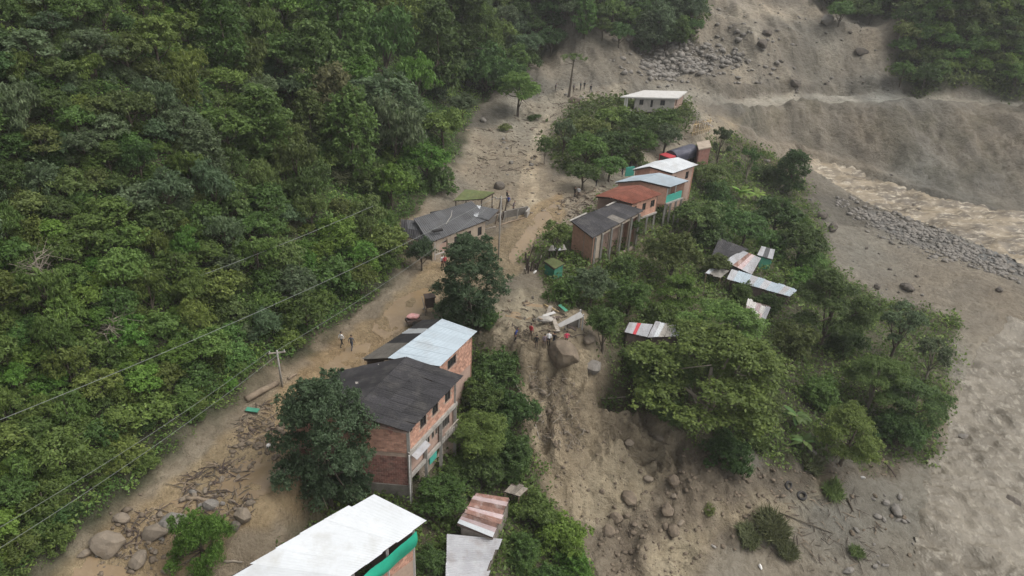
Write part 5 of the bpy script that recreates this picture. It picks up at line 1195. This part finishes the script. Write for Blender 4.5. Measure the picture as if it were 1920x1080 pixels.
def stones(name, zk, n, rmin, rmax, seed, mat, extra=1.0):
    """shoals of stones nobody could count, one joined mesh"""
    rng = np.random.default_rng(seed); w = (Z_mask(zk) if isinstance(zk, str) else zk) * (np.gradient(GX)[None, :] * np.gradient(GY)[:, None]); k = rng.choice(w.size, n, p=(w / w.sum()).ravel())
    x = gx.ravel()[k] + rng.uniform(-.4, .4, n); y = gy.ravel()[k] + rng.uniform(-.4, .4, n); z = bil(H, x, y); V_ = []; F_ = []; T_ = []
    base = []; bm = bmesh.new(); bmesh.ops.create_icosphere(bm, subdivisions=1, radius=1); bv_ = np.array([v.co for v in bm.verts]); bf_ = np.array([[v.index for v in f.verts] for f in bm.faces]); bm.free()
    r = rmin + (rmax - rmin) * rng.uniform(size=n) ** 5
    vv = bv_[None] * (r[:, None, None] * rng.uniform(.6, 1.35, (n, len(bv_), 1))) * rng.uniform([.8, .8, .5], [1.3, 1.3, .8], (n, 1, 3)) + np.stack([x, y, z + r * .15], -1)[:, None]
    ff = bf_[None] + (np.arange(n) * len(bv_))[:, None, None]
    me = np_mesh(name, vv.reshape(-1, 3), ff.reshape(-1, 3), np.repeat(rng.uniform(size=n), len(bf_)), [MT[mat]]); o = bpy.data.objects.new(name, me); link(o); return tag(o, kind='stuff')
def Z_mask(k): return M[k]
stones('cobble_bar_gravel', np.clip(M['cobbles'] + .25 * (sdf_poly(Z['cobbles'], gx, gy) > -3.5), 0, 1) * (.3 + (fbm(gx * .2, gy * .2, 2, 97) > -.1)), 6500, .05, .55, 11, 'stone_grey')
stones('bank_gravel', M['debris'], 1100, .05, .3, 12, 'soil')
stones('mudflow_rubble', M['flow'] * (gy > 85), 900, .06, .34, 13, 'stone_tan')
stones('scarp_rubble', M['scarp'] * (gy < 66), 600, .04, .22, 14, 'soil')
stones('road_rubble', M['road'] * (gy < 56) * (fbm(gx * .2, gy * .2, 2, 95) > -.05), 900, .05, .3, 15, 'soil')
fa = (gy > 130) * (1 - np.maximum.reduce([M['hill'], M['topright'], M['topmid'], M['bank'], M['riverfar'], M['topfar']])) * (gx > 5) * (gx < 150) * (gy < 260)
stones('boulder_field_rubble', M['boulders'] + .12 * ((sdf_poly(Z['boulders'], gx, gy) > -9) & (gx < 60)), 1900, .1, .95, 17, 'stone_grey')
stones('landslide_rubble', fa, 1300, .12, .6, 16, 'stone_grey')
# ------------------------------------------------------------------ puddles
def puddle(pp, k):
    Z['puddle%d' % k] = np.array([hit(a, b)[:2] for a, b in pp]); sheet('muddy_puddle', 'puddle%d' % k, HS + .035, MT['puddle'], 0)
for k_, pp in enumerate(([(390,905),(440,870),(520,840),(555,870),(530,920),(470,945),(420,930)], [(100,1090),(170,1040),(260,1070),(330,1090)], [(690,620),(740,560),(800,535),(830,560),(770,610),(720,640)], [(600,690),(650,650),(700,640),(690,680),(640,710)], [(945,590),(985,565),(1025,575),(1000,600),(960,605)], [(310,940),(345,925),(370,935),(330,960)], [(1005,400),(1040,380),(1060,395),(1020,430),(990,470),(960,500),(950,480)])):
    puddle(pp, k_)
# ------------------------------------------------------------------ driftwood, logs, planks
def log(p0, p1, r, label, name='log', mat='log', h=.0, cat='log', dz0=0, dz1=0):
    a = Vector(hit(*p0)) + Vector((0, 0, r * .6 + dz0)); b = Vector(hit(*p1)) + Vector((0, 0, r * .6 + dz1)); m_ = a.lerp(b, .5) + Vector((random.gauss(0, .03), random.gauss(0, .03), .03))
    o = MB().tube([a, a.lerp(b, .25), m_, a.lerp(b, .78), b], [r, r * .96, r * .9, r * .82, r * .7], 8).build(name, MT[mat], None, True); return tag(o, label, cat)
log((462,752),(522,720),.32,'thick brown trunk lying at the foot of the pole','fallen_trunk')
log((540,712),(556,702),.14,'short log beside the pole foot')
log((348,936),(392,940),.17,'log lying across the driftwood heap')
log((420,1054),(455,1055),.09,'thin pale log by the white roof corner','log','bark_pale')
log((975,735),(1003,772),.09,'long pale pole sliding down the scarp edge','pole','wood_grey')
log((960,712),(985,750),.09,'second pale pole on the scarp edge by the bushes','pole','wood_grey')
log((1003,795),(1012,825),.07,'short pale pole lower on the scarp edge','pole','wood_grey')
log((1020,572),(1048,586),.13,'yellowish beam lying above the wrecked hut','beam','bamboo')
log((1127,748),(1180,744),.06,'thin pale branch on top of the slide shelf','branch','bark_pale')
log((1462,962),(1560,1000),.07,'thin brown trunk lying down the river bank','log','bark')
log((1588,935),(1600,960),.12,'broken stump leaning under the umbrella tree','log','bark')
log((1660,868),(1680,895),.10,'dark stake leaning on the bank edge','log','wood_dark')
log((845,450),(930,425),.10,'long beam lying along the roadside house wall','beam','wood_grey')
log((930,425),(985,408),.10,'fallen beam along the road edge','beam','wood')
def sticks(name, poly, n, L0, L1, r, seed, mats=('log', 'bark', 'wood_dark'), up=.25):
    rng = np.random.default_rng(seed); P = np.array(poly, float); mb = MB(); k = 0
    while k < n:
        px, py = rng.uniform(P.min(0), P.max(0))
        if not inpoly(P, px, py): continue
        p = Vector(hit(px, py)); a = rng.uniform(0, 6.28); L = rng.uniform(L0, L1); d = Vector((math.cos(a), math.sin(a), abs(rng.normal()) * up)) * L
        mb.tube([p - d * .4 + Vector((0, 0, .02)), p + Vector((rng.normal() * .05, rng.normal() * .05, .08 + rng.uniform(0, .1))), p + d * .6], [r * rng.uniform(.6, 1.3), r, r * .5], 4, int(rng.uniform() * len(mats)), False); k += 1
    o = mb.build(name, [MT[m] for m in mats]); return tag(o, kind='stuff')
sticks('driftwood_debris', [(330,900),(400,860),(470,880),(480,960),(420,985),(340,950)], 170, .4, 1.7, .05, 1)
sticks('driftwood_debris', [(440,790),(500,750),(530,780),(520,840),(450,840)], 110, .4, 1.6, .045, 2)
sticks('driftwood_debris', [(200,1020),(280,950),(330,950),(300,1010),(220,1060)], 70, .4, 1.4, .05, 3)
sticks('driftwood_debris', [(940,570),(1040,570),(1110,600),(1080,640),(960,640)], 80, .4, 1.8, .05, 4)
sticks('driftwood_debris', [(1440,930),(1620,930),(1680,1040),(1540,1080),(1420,1040)], 130, .5, 2.0, .04, 5)
sticks('driftwood_debris', [(1040,380),(1130,345),(1150,360),(1080,410)], 90, .4, 1.8, .06, 6)
sticks('driftwood_debris', [(860,260),(1080,180),(1160,165),(1020,330),(880,330)], 120, .5, 2.4, .06, 7)
sticks('scarp_roots', [(985,680),(1080,710),(1100,850),(1010,830)], 240, .3, 1.6, .04, 8, ('log', 'bark_pale', 'soil'), .5)
sticks('scarp_roots', [(1115,770),(1300,800),(1380,900),(1180,840)], 90, .3, 1.2, .035, 9, ('log', 'soil'), .3)
# tussocks of dry grass
def tussock(px, py, rpx, label, leaf='brown', n=420):
    p = hit(px, py); r = rpx / FPX * depth(p); rng = np.random.default_rng(int(px)); a = rng.uniform(0, 6.28, n); d = r * np.sqrt(rng.uniform(0, 1, n)) * .7; c = np.stack([p[0] + np.cos(a) * d, p[1] + np.sin(a) * d, np.zeros(n)], -1); c[:, 2] = bil(H, c[:, 0], c[:, 1]) + r * .4
    tip = unit(np.stack([np.cos(a) * .8, np.sin(a) * .8, np.full(n, .9)], -1) + rng.normal(size=(n, 3)) * .35); v, f = leaves_np(c, unit(rng.normal(size=(n, 3)) + np.array([0, 0, .6])), tip, r * rng.uniform(.6, 1.2, n), .09)
    o = bpy.data.objects.new('grass_tussock', np_mesh('grass_tussock', v, f, rng.uniform(size=n), [LEAF[leaf]])); link(o); return tag(o, label, 'grass')
for a in ((1445,1000,40,'large tussock of dry brown grass on the bank','brown',900),(1400,1015,30,'tussock left of the large dry tussock','brown',600),(1605,1040,18,'green reed tuft near the bottom bank','olive',300),(1475,1040,26,'lower tussock of dry grass on the bank','brown',500),(1520,880,26,'brown scrub on the bank under the umbrella tree','brown',400),(1420,835,24,'olive scrub on the bare bank edge','olive',400),(1560,930,26,'scrub hanging over the tyres','olive',400),(1330,960,14,'small tuft on the brown slide','olive',160)): tussock(*a)
# ------------------------------------------------------------------ poles and wires
def pole(foot, top_px, top_py, label, r=.11, arm=True, mat='concrete'):
    p = Vector(hit(*foot)); d = sight(top_px, top_py); t = (p.y - CAM[1]) / d[1]; hgt = CAM[2] + d[2] * t - p.z; x = CAM[0] + d[0] * t
    o = empty('utility_pole', p, 0, label, 'pole'); top = Vector((x, p.y, p.z + hgt)); MB().tube([p - Vector((0, 0, .5)), p.lerp(top, .5), top], [r, r * .85, r * .7], 8).build('pole_shaft', MT[mat], o, True)
    if arm:
        MB().beam(top + Vector((-.7, -.2, -.25)), top + Vector((.7, .2, -.25)), .1).build('crossarm', MT['wood_grey'], o)
        for s in (-.6, 0, .6): MB().tube([top + Vector((s, s * .28, -.2)), top + Vector((s, s * .28, .0))], [.05, .035], 6).build('insulator', MT['white_paint'], o)
    return top
top1 = pole((529,725), 519, 657, 'slim grey utility pole by the fallen brown trunk')
top2 = pole((934,488), 940, 368, 'tall utility pole standing in the muddy road')
def wire(a, b, sag, label, r=.021):
    a = Vector(a); b = Vector(b); pts_ = [a.lerp(b, t / 16) - Vector((0, 0, sag * 4 * (t / 16) * (1 - t / 16))) for t in range(17)]
    o = MB().tube(pts_, r, 5).build('power_line', MT['wire']); tag(o, label, 'cable')
wire(V(-190,708,9.5), V(700,386,9.0), .7, 'upper power line crossing the left hillside')
wire(V(-190,862,8.6), top2 + Vector((-.6,-.17,0)), 1.0, 'lower power line running up to the road pole')
wire(V(-40,1012,5.5), top1 + Vector((-.6,-.17,0)), .5, 'outer wire from the slim pole down the hillside edge', .014)
wire(V(-20,1040,5.2), top1 + Vector((.6,.17,0)), .5, 'inner wire from the slim pole down the hillside edge', .014)
wire(top1, top2, .8, 'thin wire strung between the two utility poles', .014)
pole((800,592), 791, 556, 'short leaning post by the dark box at the roof', .07, False, 'wood_grey')
# trunk with a dark box on it, pink bundle, wrecked hut
p = Vector(hit(806, 585)); o = empty('roadside_cabinet', p, 0, 'dark brown wooden cabinet on legs beside the road', 'cabinet')
mb = MB(); mb.box(p + Vector((0, 0, 1.35)), (.95, .7, 1.2), Matrix.Rotation(.4, 3, 'Z')); mb.build('cabinet_body', MT['wood_dark'], o)
MB().box(p + Vector((0, 0, 2.02)), (1.15, .9, .08), Matrix.Rotation(.4, 3, 'Z') @ Matrix.Rotation(.1, 3, 'X')).build('cabinet_lid', MT['wood_dark'], o)
for s in (-.35, .35): MB().beam(p + Vector((s, s * .4, -.2)), p + Vector((s, s * .4, .76)), .1).build('leg', MT['wood'], o)
p = Vector(hit(775, 608)); o = empty('covered_handcart', p, .5, 'handcart heaped with pink and white plastic sheeting on the road edge', 'cart')
MB().box(p + Vector((0, 0, .55)), (1.5, .95, .3), Matrix.Rotation(.5, 3, 'Z')).build('cart_bed', MT['wood_dark'], o)
for s in (-.52, .52):
    c = p + Vector((-s * .48, s * .88, .32)); mb = MB(); n_ = Vector((-.48, .88, 0)); vs = []
    mb.tube([c - n_ * .05, c + n_ * .05], [.32, .32], 14); mb.build('wheel', MT['rubber'], o)
hm = ROCK[6].copy(); hm.name = 'plastic_heap'; hm.materials.clear(); hm.materials.append(MT['pink_plastic']); b_ = bpy.data.objects.new('plastic_heap', hm); link(b_, o); b_.location = (0, 0, 1.0); b_.scale = (.85, .6, .6)
# leaning white slab of the wrecked hut
o = empty('wrecked_hut', hit(1070, 622), 0, 'wrecked hut with one leaning white roof slab at the scarp top', 'hut')
d0, d1, d2, d3 = V(1046,613,.9), V(1053,607,.9), V(1093,590,2.2), V(1088,584,2.3)
sl = MB(); q_ = [V(1045,608,.9), V(1050,614,.75), V(1094,594,2.15), V(1088,584,2.45)]; nn = (q_[1] - q_[0]).cross(q_[3] - q_[0]).normalized()
sl.add(q_ + [p - nn * .1 for p in q_], [(0,1,2,3),(7,6,5,4),(0,4,5,1),(1,5,6,2),(2,6,7,3),(3,7,4,0)]).build('roof_slab', MT['white_paint'], o)
for (a, b, zt) in ((1085, 614, 2.2), (1091, 618, 1.9), (1060, 618, .9)):
    g = Vector(hit(a, b)); MB().beam(g - Vector((0, 0, .3)), g + Vector((0, 0, zt)), .14).build('post', MT['white_paint'], o)
w0, w1 = Vector(hit(1064,616)), Vector(hit(1088,612)); wall(o, 'wall', w0, w1, w0.z - .4, w0.z + .5, w0.z + 1.9, MT['concrete_dark'])
for i, (a, b, c, d, m) in enumerate(((1026,596,1032,580,'wood_grey'),(1036,598,1046,628,'wood_grey'),(1018,600,1040,592,'white_paint'),(1030,606,1050,600,'wood_dark'),(1048,582,1062,590,'green_wall'),(1064,622,1080,626,'wood_dark'),(1010,612,1026,604,'wood'))):
    g = Vector(hit(a, b)) + Vector((0, 0, .25 + .12 * i)); e = Vector(hit(c, d)) + Vector((0, 0, .45)); x = MB().beam(g, e, .42, .05).build('loose_board', MT[m]); tag(x, ('grey board sticking up from the wreckage','long grey board sliding towards the people','whitish board in the wreckage','dark board under the whitish board','green board behind the wreckage','dark board at the foot of the leaning slab','short brown board by the red-shirted person')[i], 'board')
cr = bpy.data.objects.new('crumpled_sheet', ROCK[0].copy()); link(cr); g = Vector(hit(1020, 606)); cr.location = g + Vector((0, 0, .5)); cr.scale = (1.0, .7, .6); cr.data.materials.clear(); cr.data.materials.append(MT['concrete']); tag(cr, 'crumpled pale sheet in the wreckage behind the people', 'sheet')
# broken concrete trough wall by the road bend
o = empty('broken_retaining_wall', hit(960, 412), 0, 'low broken retaining wall at the road bend left of the flow', 'wall')
for (a, b, c, d, h, m) in ((905,425,950,408,.9,'concrete_dark'),(950,408,990,400,1.0,'concrete_dark'),(990,400,985,408,.9,'concrete')):
    p0, p1 = Vector(hit(a, b)), Vector(hit(c, d)); wall(o, 'wall_length', p0, p1, min(p0.z, p1.z) - .4, p0.z + h, p1.z + h, MT[m], th=.25)
for a, b in ((968, 412), (983, 405), (944, 415)): g = Vector(hit(a, b)); MB().beam(g - Vector((0,0,.3)), g + Vector((.2, 0, 1.5)), .14).build('leaning_post', MT['concrete'], o)
# dark splintered posts by the road bend and by the green shed
o = empty('splintered_shelter', hit(938, 405), 0, 'collapsed dark timber shelter beside the road bend', 'shelter'); rng = np.random.default_rng(12)
for i in range(12): g = Vector(hit(922 + rng.uniform(0, 26), 392 + rng.uniform(0, 30))); MB().beam(g - Vector((0, 0, .2)), g + Vector((rng.normal() * .35, rng.normal() * .3, rng.uniform(.8, 2.3))), .14, .14).build('timber', MT['wood_dark' if i % 3 else 'wood'], o)
o = empty('timber_heap', hit(995, 505), 0, 'heap of dark broken timber leaning beside the green shed', 'heap')
for i in range(14): g = Vector(hit(985 + rng.uniform(0, 24), 490 + rng.uniform(0, 24))); MB().beam(g - Vector((0, 0, .2)), g + Vector((rng.normal() * .4 + .2, rng.normal() * .3, rng.uniform(.8, 2.4))), .22, .08).build('timber', MT['wood_dark' if i % 4 else 'wood_grey'], o)
# ------------------------------------------------------------------ tyres and litter
def tyre(px, py, R, label, tilt):
    p = Vector(hit(px, py)); bm = bmesh.new(); seg, sec = 22, 9; rows = []
    for i in range(seg):
        a = 2 * math.pi * i / seg; row = []
        for j in range(sec):
            b = 2 * math.pi * j / sec; rr = R * .74 + R * .26 * math.cos(b) * (1 if math.cos(b) < 0 else .9); row.append(bm.verts.new((math.cos(a) * rr, math.sin(a) * rr, R * .30 * math.sin(b))))
        rows.append(row)
    for i in range(seg):
        for j in range(sec): bm.faces.new((rows[i][j], rows[(i + 1) % seg][j], rows[(i + 1) % seg][(j + 1) % sec], rows[i][(j + 1) % sec]))
    me = bpy.data.meshes.new('tyre'); bm.to_mesh(me); bm.free(); me.materials.append(MT['rubber']); o = bpy.data.objects.new('tyre', me); link(o); o.location = p + Vector((0, 0, R * .25)); o.rotation_euler = tilt; tag(o, label, 'tyre')
tyre(1503, 931, .55, 'larger muddy tyre lying on the bank', (.3, -.1, 0)); tyre(1478, 912, .5, 'tyre leaning in the bank cleft above the larger one', (1.0, .3, .4)); tyre(1760, 874, .4, 'small tyre at the river edge', (.8, .2, 1.2))
def bag(px, py, r, label, mat='plastic_white', v=1):
    p = Vector(hit(px, py)); me = ROCK[v].copy(); me.name = 'plastic_bag'; me.materials.clear(); me.materials.append(MT[mat]); o = bpy.data.objects.new('plastic_bag', me); link(o); o.location = p + Vector((0, 0, r * .4)); o.scale = (r, r * .7, r * .8); o.rotation_euler = (.3, .5, px); tag(o, label, 'bag')
bag(1425, 1064, .3, 'white plastic bag lowest on the brown bank'); bag(1338, 1026, .3, 'pale plastic sack left of the dry tussocks', 'concrete', 3); bag(1617, 897, .35, 'white rag hanging on the bank under umbrella tree', 'plastic_white', 3); bag(1083, 197, .4, 'small pale scrap on the upper mud', 'concrete', 4); bag(504, 838, .35, 'pale bucket-like scrap at the driftwood edge', 'plastic_white', 1); bag(1003, 512, .3, 'white sack at the foot of the timber heap', 'plastic_white', 2); bag(795, 520 + 60, .22, 'small pale scrap below the cabinet', 'concrete', 2)
# sheet of wreck with green strip by the pole
o = MB().beam(Vector(hit(462,770)) + Vector((0,0,.2)), Vector(hit(486,776)) + Vector((0,0,.35)), .5, .06).build('green_sheet', MT['green_wall']); tag(o, 'scrap of green sheet under the fallen trunk', 'sheet')
# ------------------------------------------------------------------ truck and car by the upper road
o = empty('covered_truck', V(1278,285,0), 0, 'dark truck with arched tarpaulin on the road behind the pale roofs', 'truck')
fwd = (V(1301,264,1) - V(1262,276,1)); fwd.z = 0; fwd.normalize(); sd_ = Vector((fwd.y, -fwd.x, 0)); base = V(1279,284,0); base.z = ground(base.x, base.y); Lh, wd_ = 3.1, 1.25
vs = []; ns = 9
for s in (-Lh, Lh):
    for k in range(ns): a = math.pi * k / (ns - 1); vs.append(base + fwd * s + sd_ * math.cos(a) * wd_ + Vector((0, 0, 1.9 + math.sin(a) * .9)))
    vs += [base + fwd * s - sd_ * wd_ + Vector((0, 0, 1.0)), base + fwd * s + sd_ * wd_ + Vector((0, 0, 1.0))]
nn = ns + 2; MB().add(vs, [tuple(range(nn))[::-1], tuple(range(nn, 2 * nn))] + [(i, (i + 1) % nn, nn + (i + 1) % nn, nn + i) for i in range(nn)]).build('tarpaulin', MT['dark_blue_tarp'], o)
R_ = Matrix((fwd, -sd_, Vector((0, 0, 1)))).transposed()
MB().box(base + Vector((0, 0, .85)), (Lh * 2, 2.3, .28), R_).build('chassis', MT['wood_dark'], o)
cb = MB().box(base - fwd * (Lh + 1.0) + Vector((0, 0, 1.45)), (1.7, 2.2, 1.6), R_).build('cab', MT['red_paint'], o)
MB().box(base - fwd * (Lh + 1.86) + Vector((0, 0, 1.8)), (.05, 1.9, .7), R_).build('windscreen', MT['window_glass'], cb)
for s in (-Lh - .9, -Lh * .2, Lh * .6):
    for t in (-1, 1):
        c = base + fwd * s + sd_ * t * 1.05 + Vector((0, 0, .48)); MB().tube([c - sd_ * .14, c + sd_ * .14], [.48, .48], 14).build('wheel', MT['rubber'], o)
# ------------------------------------------------------------------ people
def body_mesh(pose):
    """one skinned body: joints in metres, facing -Y"""
    J = {}; walk = pose == 'walk'; bend = .32 if pose == 'bend' else (.06 if walk else .02)
    def tr(x, y, z): dz = z - .95; return (x, y - math.sin(bend) * max(0, dz), .95 + max(0, dz) * math.cos(bend) + min(0, dz))
    st = .26 if walk else .03
    Vt = [('pelvis',0,0,.95,.135),('waist',0,.01,1.10,.120),('chest',0,.01,1.30,.145),('neckb',0,.01,1.45,.075),('neck',0,-.01,1.53,.052),('jaw',0,-.03,1.60,.072),('skull',0,-.01,1.68,.092),('crown',0,0,1.74,.06)]
    E = [('pelvis','waist'),('waist','chest'),('chest','neckb'),('neckb','neck'),('neck','jaw'),('jaw','skull'),('skull','crown')]
    for s, n in ((-1, 'l'), (1, 'r')):
        k = s * st
        Vt += [('hip'+n,s*.09,0,.90,.095),('knee'+n,s*.10,-k*.5-.02,.50,.060),('ankle'+n,s*.10,-k*1.0+(.04 if k<0 else 0),.09,.040),('toe'+n,s*.11,-k-.15,.035,.034)]
        E += [('pelvis','hip'+n),('hip'+n,'knee'+n),('knee'+n,'ankle'+n),('ankle'+n,'toe'+n)]
        up = pose == 'reach' and s > 0
        if up: A_ = [('sh'+n,s*.19,.0,1.40,.062),('el'+n,s*.27,-.20,1.22,.042),('wr'+n,s*.18,-.42,1.28,.030),('pm'+n,s*.16,-.50,1.30,.032)]
        else: A_ = [('sh'+n,s*.19,.0,1.40,.062),('el'+n,s*.25,.02+k*.35,1.13,.043),('wr'+n,s*.25,-.06+k*.6,.90,.030),('pm'+n,s*.245,-.08+k*.65,.82,.032)]
        Vt += A_; E += [('chest','sh'+n),('sh'+n,'el'+n),('el'+n,'wr'+n),('wr'+n,'pm'+n)]
        pmx, pmy, pmz = A_[3][1:4]
        for q in range(4):
            dx = (q - 1.5) * .02; e = (0, -.085, .01) if up else (0, -.02, -.085)
            Vt += [('f%d%s' % (q, n), pmx, pmy + dx if not up else pmy + e[1] * .5, pmz + (e[2] * .5 if not up else dx), .010), ('g%d%s' % (q, n), pmx - s * .012, pmy + dx + e[1] if not up else pmy + e[1], pmz + e[2] + (dx if up else 0), .008)]
            E += [('pm'+n, 'f%d%s' % (q, n)), ('f%d%s' % (q, n), 'g%d%s' % (q, n))]
        Vt += [('th'+n, pmx - s * .02, pmy - .05, pmz - .01, .010)]; E += [('pm'+n, 'th'+n)]
    ix = {v[0]: i for i, v in enumerate(Vt)}; bm = bmesh.new(); sk = bm.verts.layers.skin.verify()
    for i, v in enumerate(Vt):
        b = bm.verts.new(tr(*v[1:4])); b[sk].radius = (v[4] * (1.15 if v[0] in ('pelvis','waist','chest') else 1), v[4] * (.8 if v[0] in ('pelvis','waist','chest') else 1)); b[sk].use_root = i == 0
    bm.verts.ensure_lookup_table()
    for a, b in E: bm.edges.new((bm.verts[ix[a]], bm.verts[ix[b]]))
    me = bpy.data.meshes.new('tmp'); bm.to_mesh(me); bm.free(); o = bpy.data.objects.new('tmp', me); COL.objects.link(o); o.modifiers.new('s', 'SKIN').use_smooth_shade = True; m_ = o.modifiers.new('u', 'SUBSURF'); m_.levels = m_.render_levels = 1
    dg = bpy.context.evaluated_depsgraph_get(); out = bpy.data.meshes.new_from_object(o.evaluated_get(dg)); bpy.data.objects.remove(o); out.name = 'person_' + pose
    out.materials.clear()
    for m in ('skin', 'shirt_red', 'jeans', 'shoes'): out.materials.append(MT[m])
    joints = [(Vector(tr(*v[1:4])), v[0]) for v in Vt]
    for p in out.polygons:
        n = min(joints, key=lambda j: (j[0] - p.center).length)[1][:-1] if True else ''; full = min(joints, key=lambda j: (j[0] - p.center).length)[1]
        if full in ('waist', 'chest', 'neckb') or full[:-1] in ('sh', 'el'): k = 1
        elif full == 'pelvis' or full[:-1] in ('hip', 'knee'): k = 2 if p.center.z < 1.0 else 1
        elif full[:-1] in ('ankle', 'toe'): k = 3 if p.center.z < .12 else 2
        else: k = 0
        p.material_index = k
    # hair cap over the back and top of the head
    c = Vector(tr(0, -.005, 1.68)); hb = bmesh.new(); bmesh.ops.create_uvsphere(hb, u_segments=12, v_segments=8, radius=1)
    for v in list(hb.verts):
        if v.co.z < -.15 + (.55 if v.co.y < -.35 else 0): hb.verts.remove(v)
        else: v.co = c + Vector((v.co.x * .098, v.co.y * .105 + .012, v.co.z * .115))
    hm_ = bpy.data.meshes.new('hair'); hb.to_mesh(hm_); hb.free(); hm_.materials.append(MT['hair']); return out, hm_
POSE = {k: body_mesh(k) for k in ('stand', 'walk', 'bend', 'reach')}
def person(px, py, pose, rz, shirt, legs, label, h=1.0, dz=0.0):
    p = hit(px, py); o = bpy.data.objects.new('person', POSE[pose][0]); link(o); o.location = (p[0], p[1], p[2] + dz); o.rotation_euler = (0, 0, rz); o.scale = (h, h, h)
    for i, m in ((1, shirt), (2, legs)): o.material_slots[i].link = 'OBJECT'; o.material_slots[i].material = MT[m]
    hr = bpy.data.objects.new('hair', POSE[pose][1]); link(hr, o); return tag(o, label, 'person')
for a in [
 (641,650,'walk',2.6,'shirt_white','trousers_dark','person in white top walking on the muddy road'),
 (660,656,'walk',2.9,'shirt_grey','jeans','person in grey jacket on the road right of the white-topped walker'),
 (966,640,'bend',1.3,'shirt_blue','trousers_dark','person in blue jacket stooping at the left of the scarp group'),
 (995,634,'stand',2.4,'shirt_red','trousers_brown','person in red shirt standing behind the scarp group'),
 (1005,655,'stand',3.0,'shirt_black','trousers_brown','person all in dark clothes at the front of the scarp group'),
 (1020,653,'stand',3.4,'shirt_mauve','trousers_brown','person in mauve-grey standing in the scarp group'),
 (1028,649,'bend',3.1,'shirt_white','trousers_dark','person in white top bending in the middle of the scarp group'),
 (1038,650,'reach',2.9,'shirt_black','jeans','person in dark top beside the bending white-topped one'),
 (1061,648,'stand',3.3,'shirt_pink','trousers_brown','person in bright pink top right of the scarp group'),
 (834,503,'stand',.5,'shirt_red','trousers_dark','person in red under the porch of the roadside house'),
 (829,502,'stand',.9,'shirt_white','trousers_dark','person in white under the porch of the roadside house'),
 (950,378,'reach',2.2,'shirt_black','trousers_dark','dark-clothed person furthest back by the collapsed shelter'),
 (953,388,'stand',2.8,'shirt_blue','jeans','person in blue by the collapsed shelter'),
 (962,397,'bend',1.2,'shirt_mauve','trousers_dark','person bending by the broken retaining wall'),
 (1077,371,'stand',2.0,'shirt_black','trousers_dark','dark-clothed person on the mud below the grove'),
 (1084,371,'stand',2.8,'shirt_white','trousers_brown','white-topped person on the mud below the grove'),
 (1117,352,'walk',2.2,'shirt_black','trousers_dark','dark-clothed person walking by the red-roofed house'),
 (1166,331,'walk',2.6,'shirt_black','jeans','person on the upper road left of the teal panel'),
 (1181,316,'stand',2.6,'shirt_black','trousers_dark','person in dark clothes behind the teal panel'),
 (1192,314,'stand',2.0,'shirt_grey','jeans','person right of the dark-clothed one behind the teal panel'),
 (1075,173,'stand',2.6,'shirt_mauve','trousers_brown','person beside the bare trunk far up the mudflow'),
 (1088,169,'stand',2.0,'shirt_grey','trousers_dark','person in grey far up the mudflow'),
 (1095,168,'bend',2.9,'shirt_black','trousers_dark','person bending far up the mudflow'),
 (1107,174,'walk',3.3,'shirt_black','jeans','dark walking person nearest the flat-roofed house'),
 (1041,171,'bend',1.9,'shirt_mauve','trousers_dark','crouched person left of the bare trunk'),
]: person(*a)
# ------------------------------------------------------------------ damp mountain air
vm = bpy.data.materials.new('haze'); vm.use_nodes = True; n = vm.node_tree.nodes; n.clear()
vo = n.new('ShaderNodeOutputMaterial'); pv = n.new('ShaderNodeVolumePrincipled'); vm.node_tree.links.new(pv.outputs[0], vo.inputs['Volume'])
pv.inputs['Color'].default_value = (.86, .87, .85, 1); pv.inputs['Density'].default_value = .0003; pv.inputs['Anisotropy'].default_value = .1
zt = max(float(H.max()) + 40, 60); zb_ = float(H.min()) - 3
hz = MB().box((35, 180, (zt + zb_) / 2), (640, 520, zt - zb_)).build('haze', vm); tag(hz, kind='stuff')
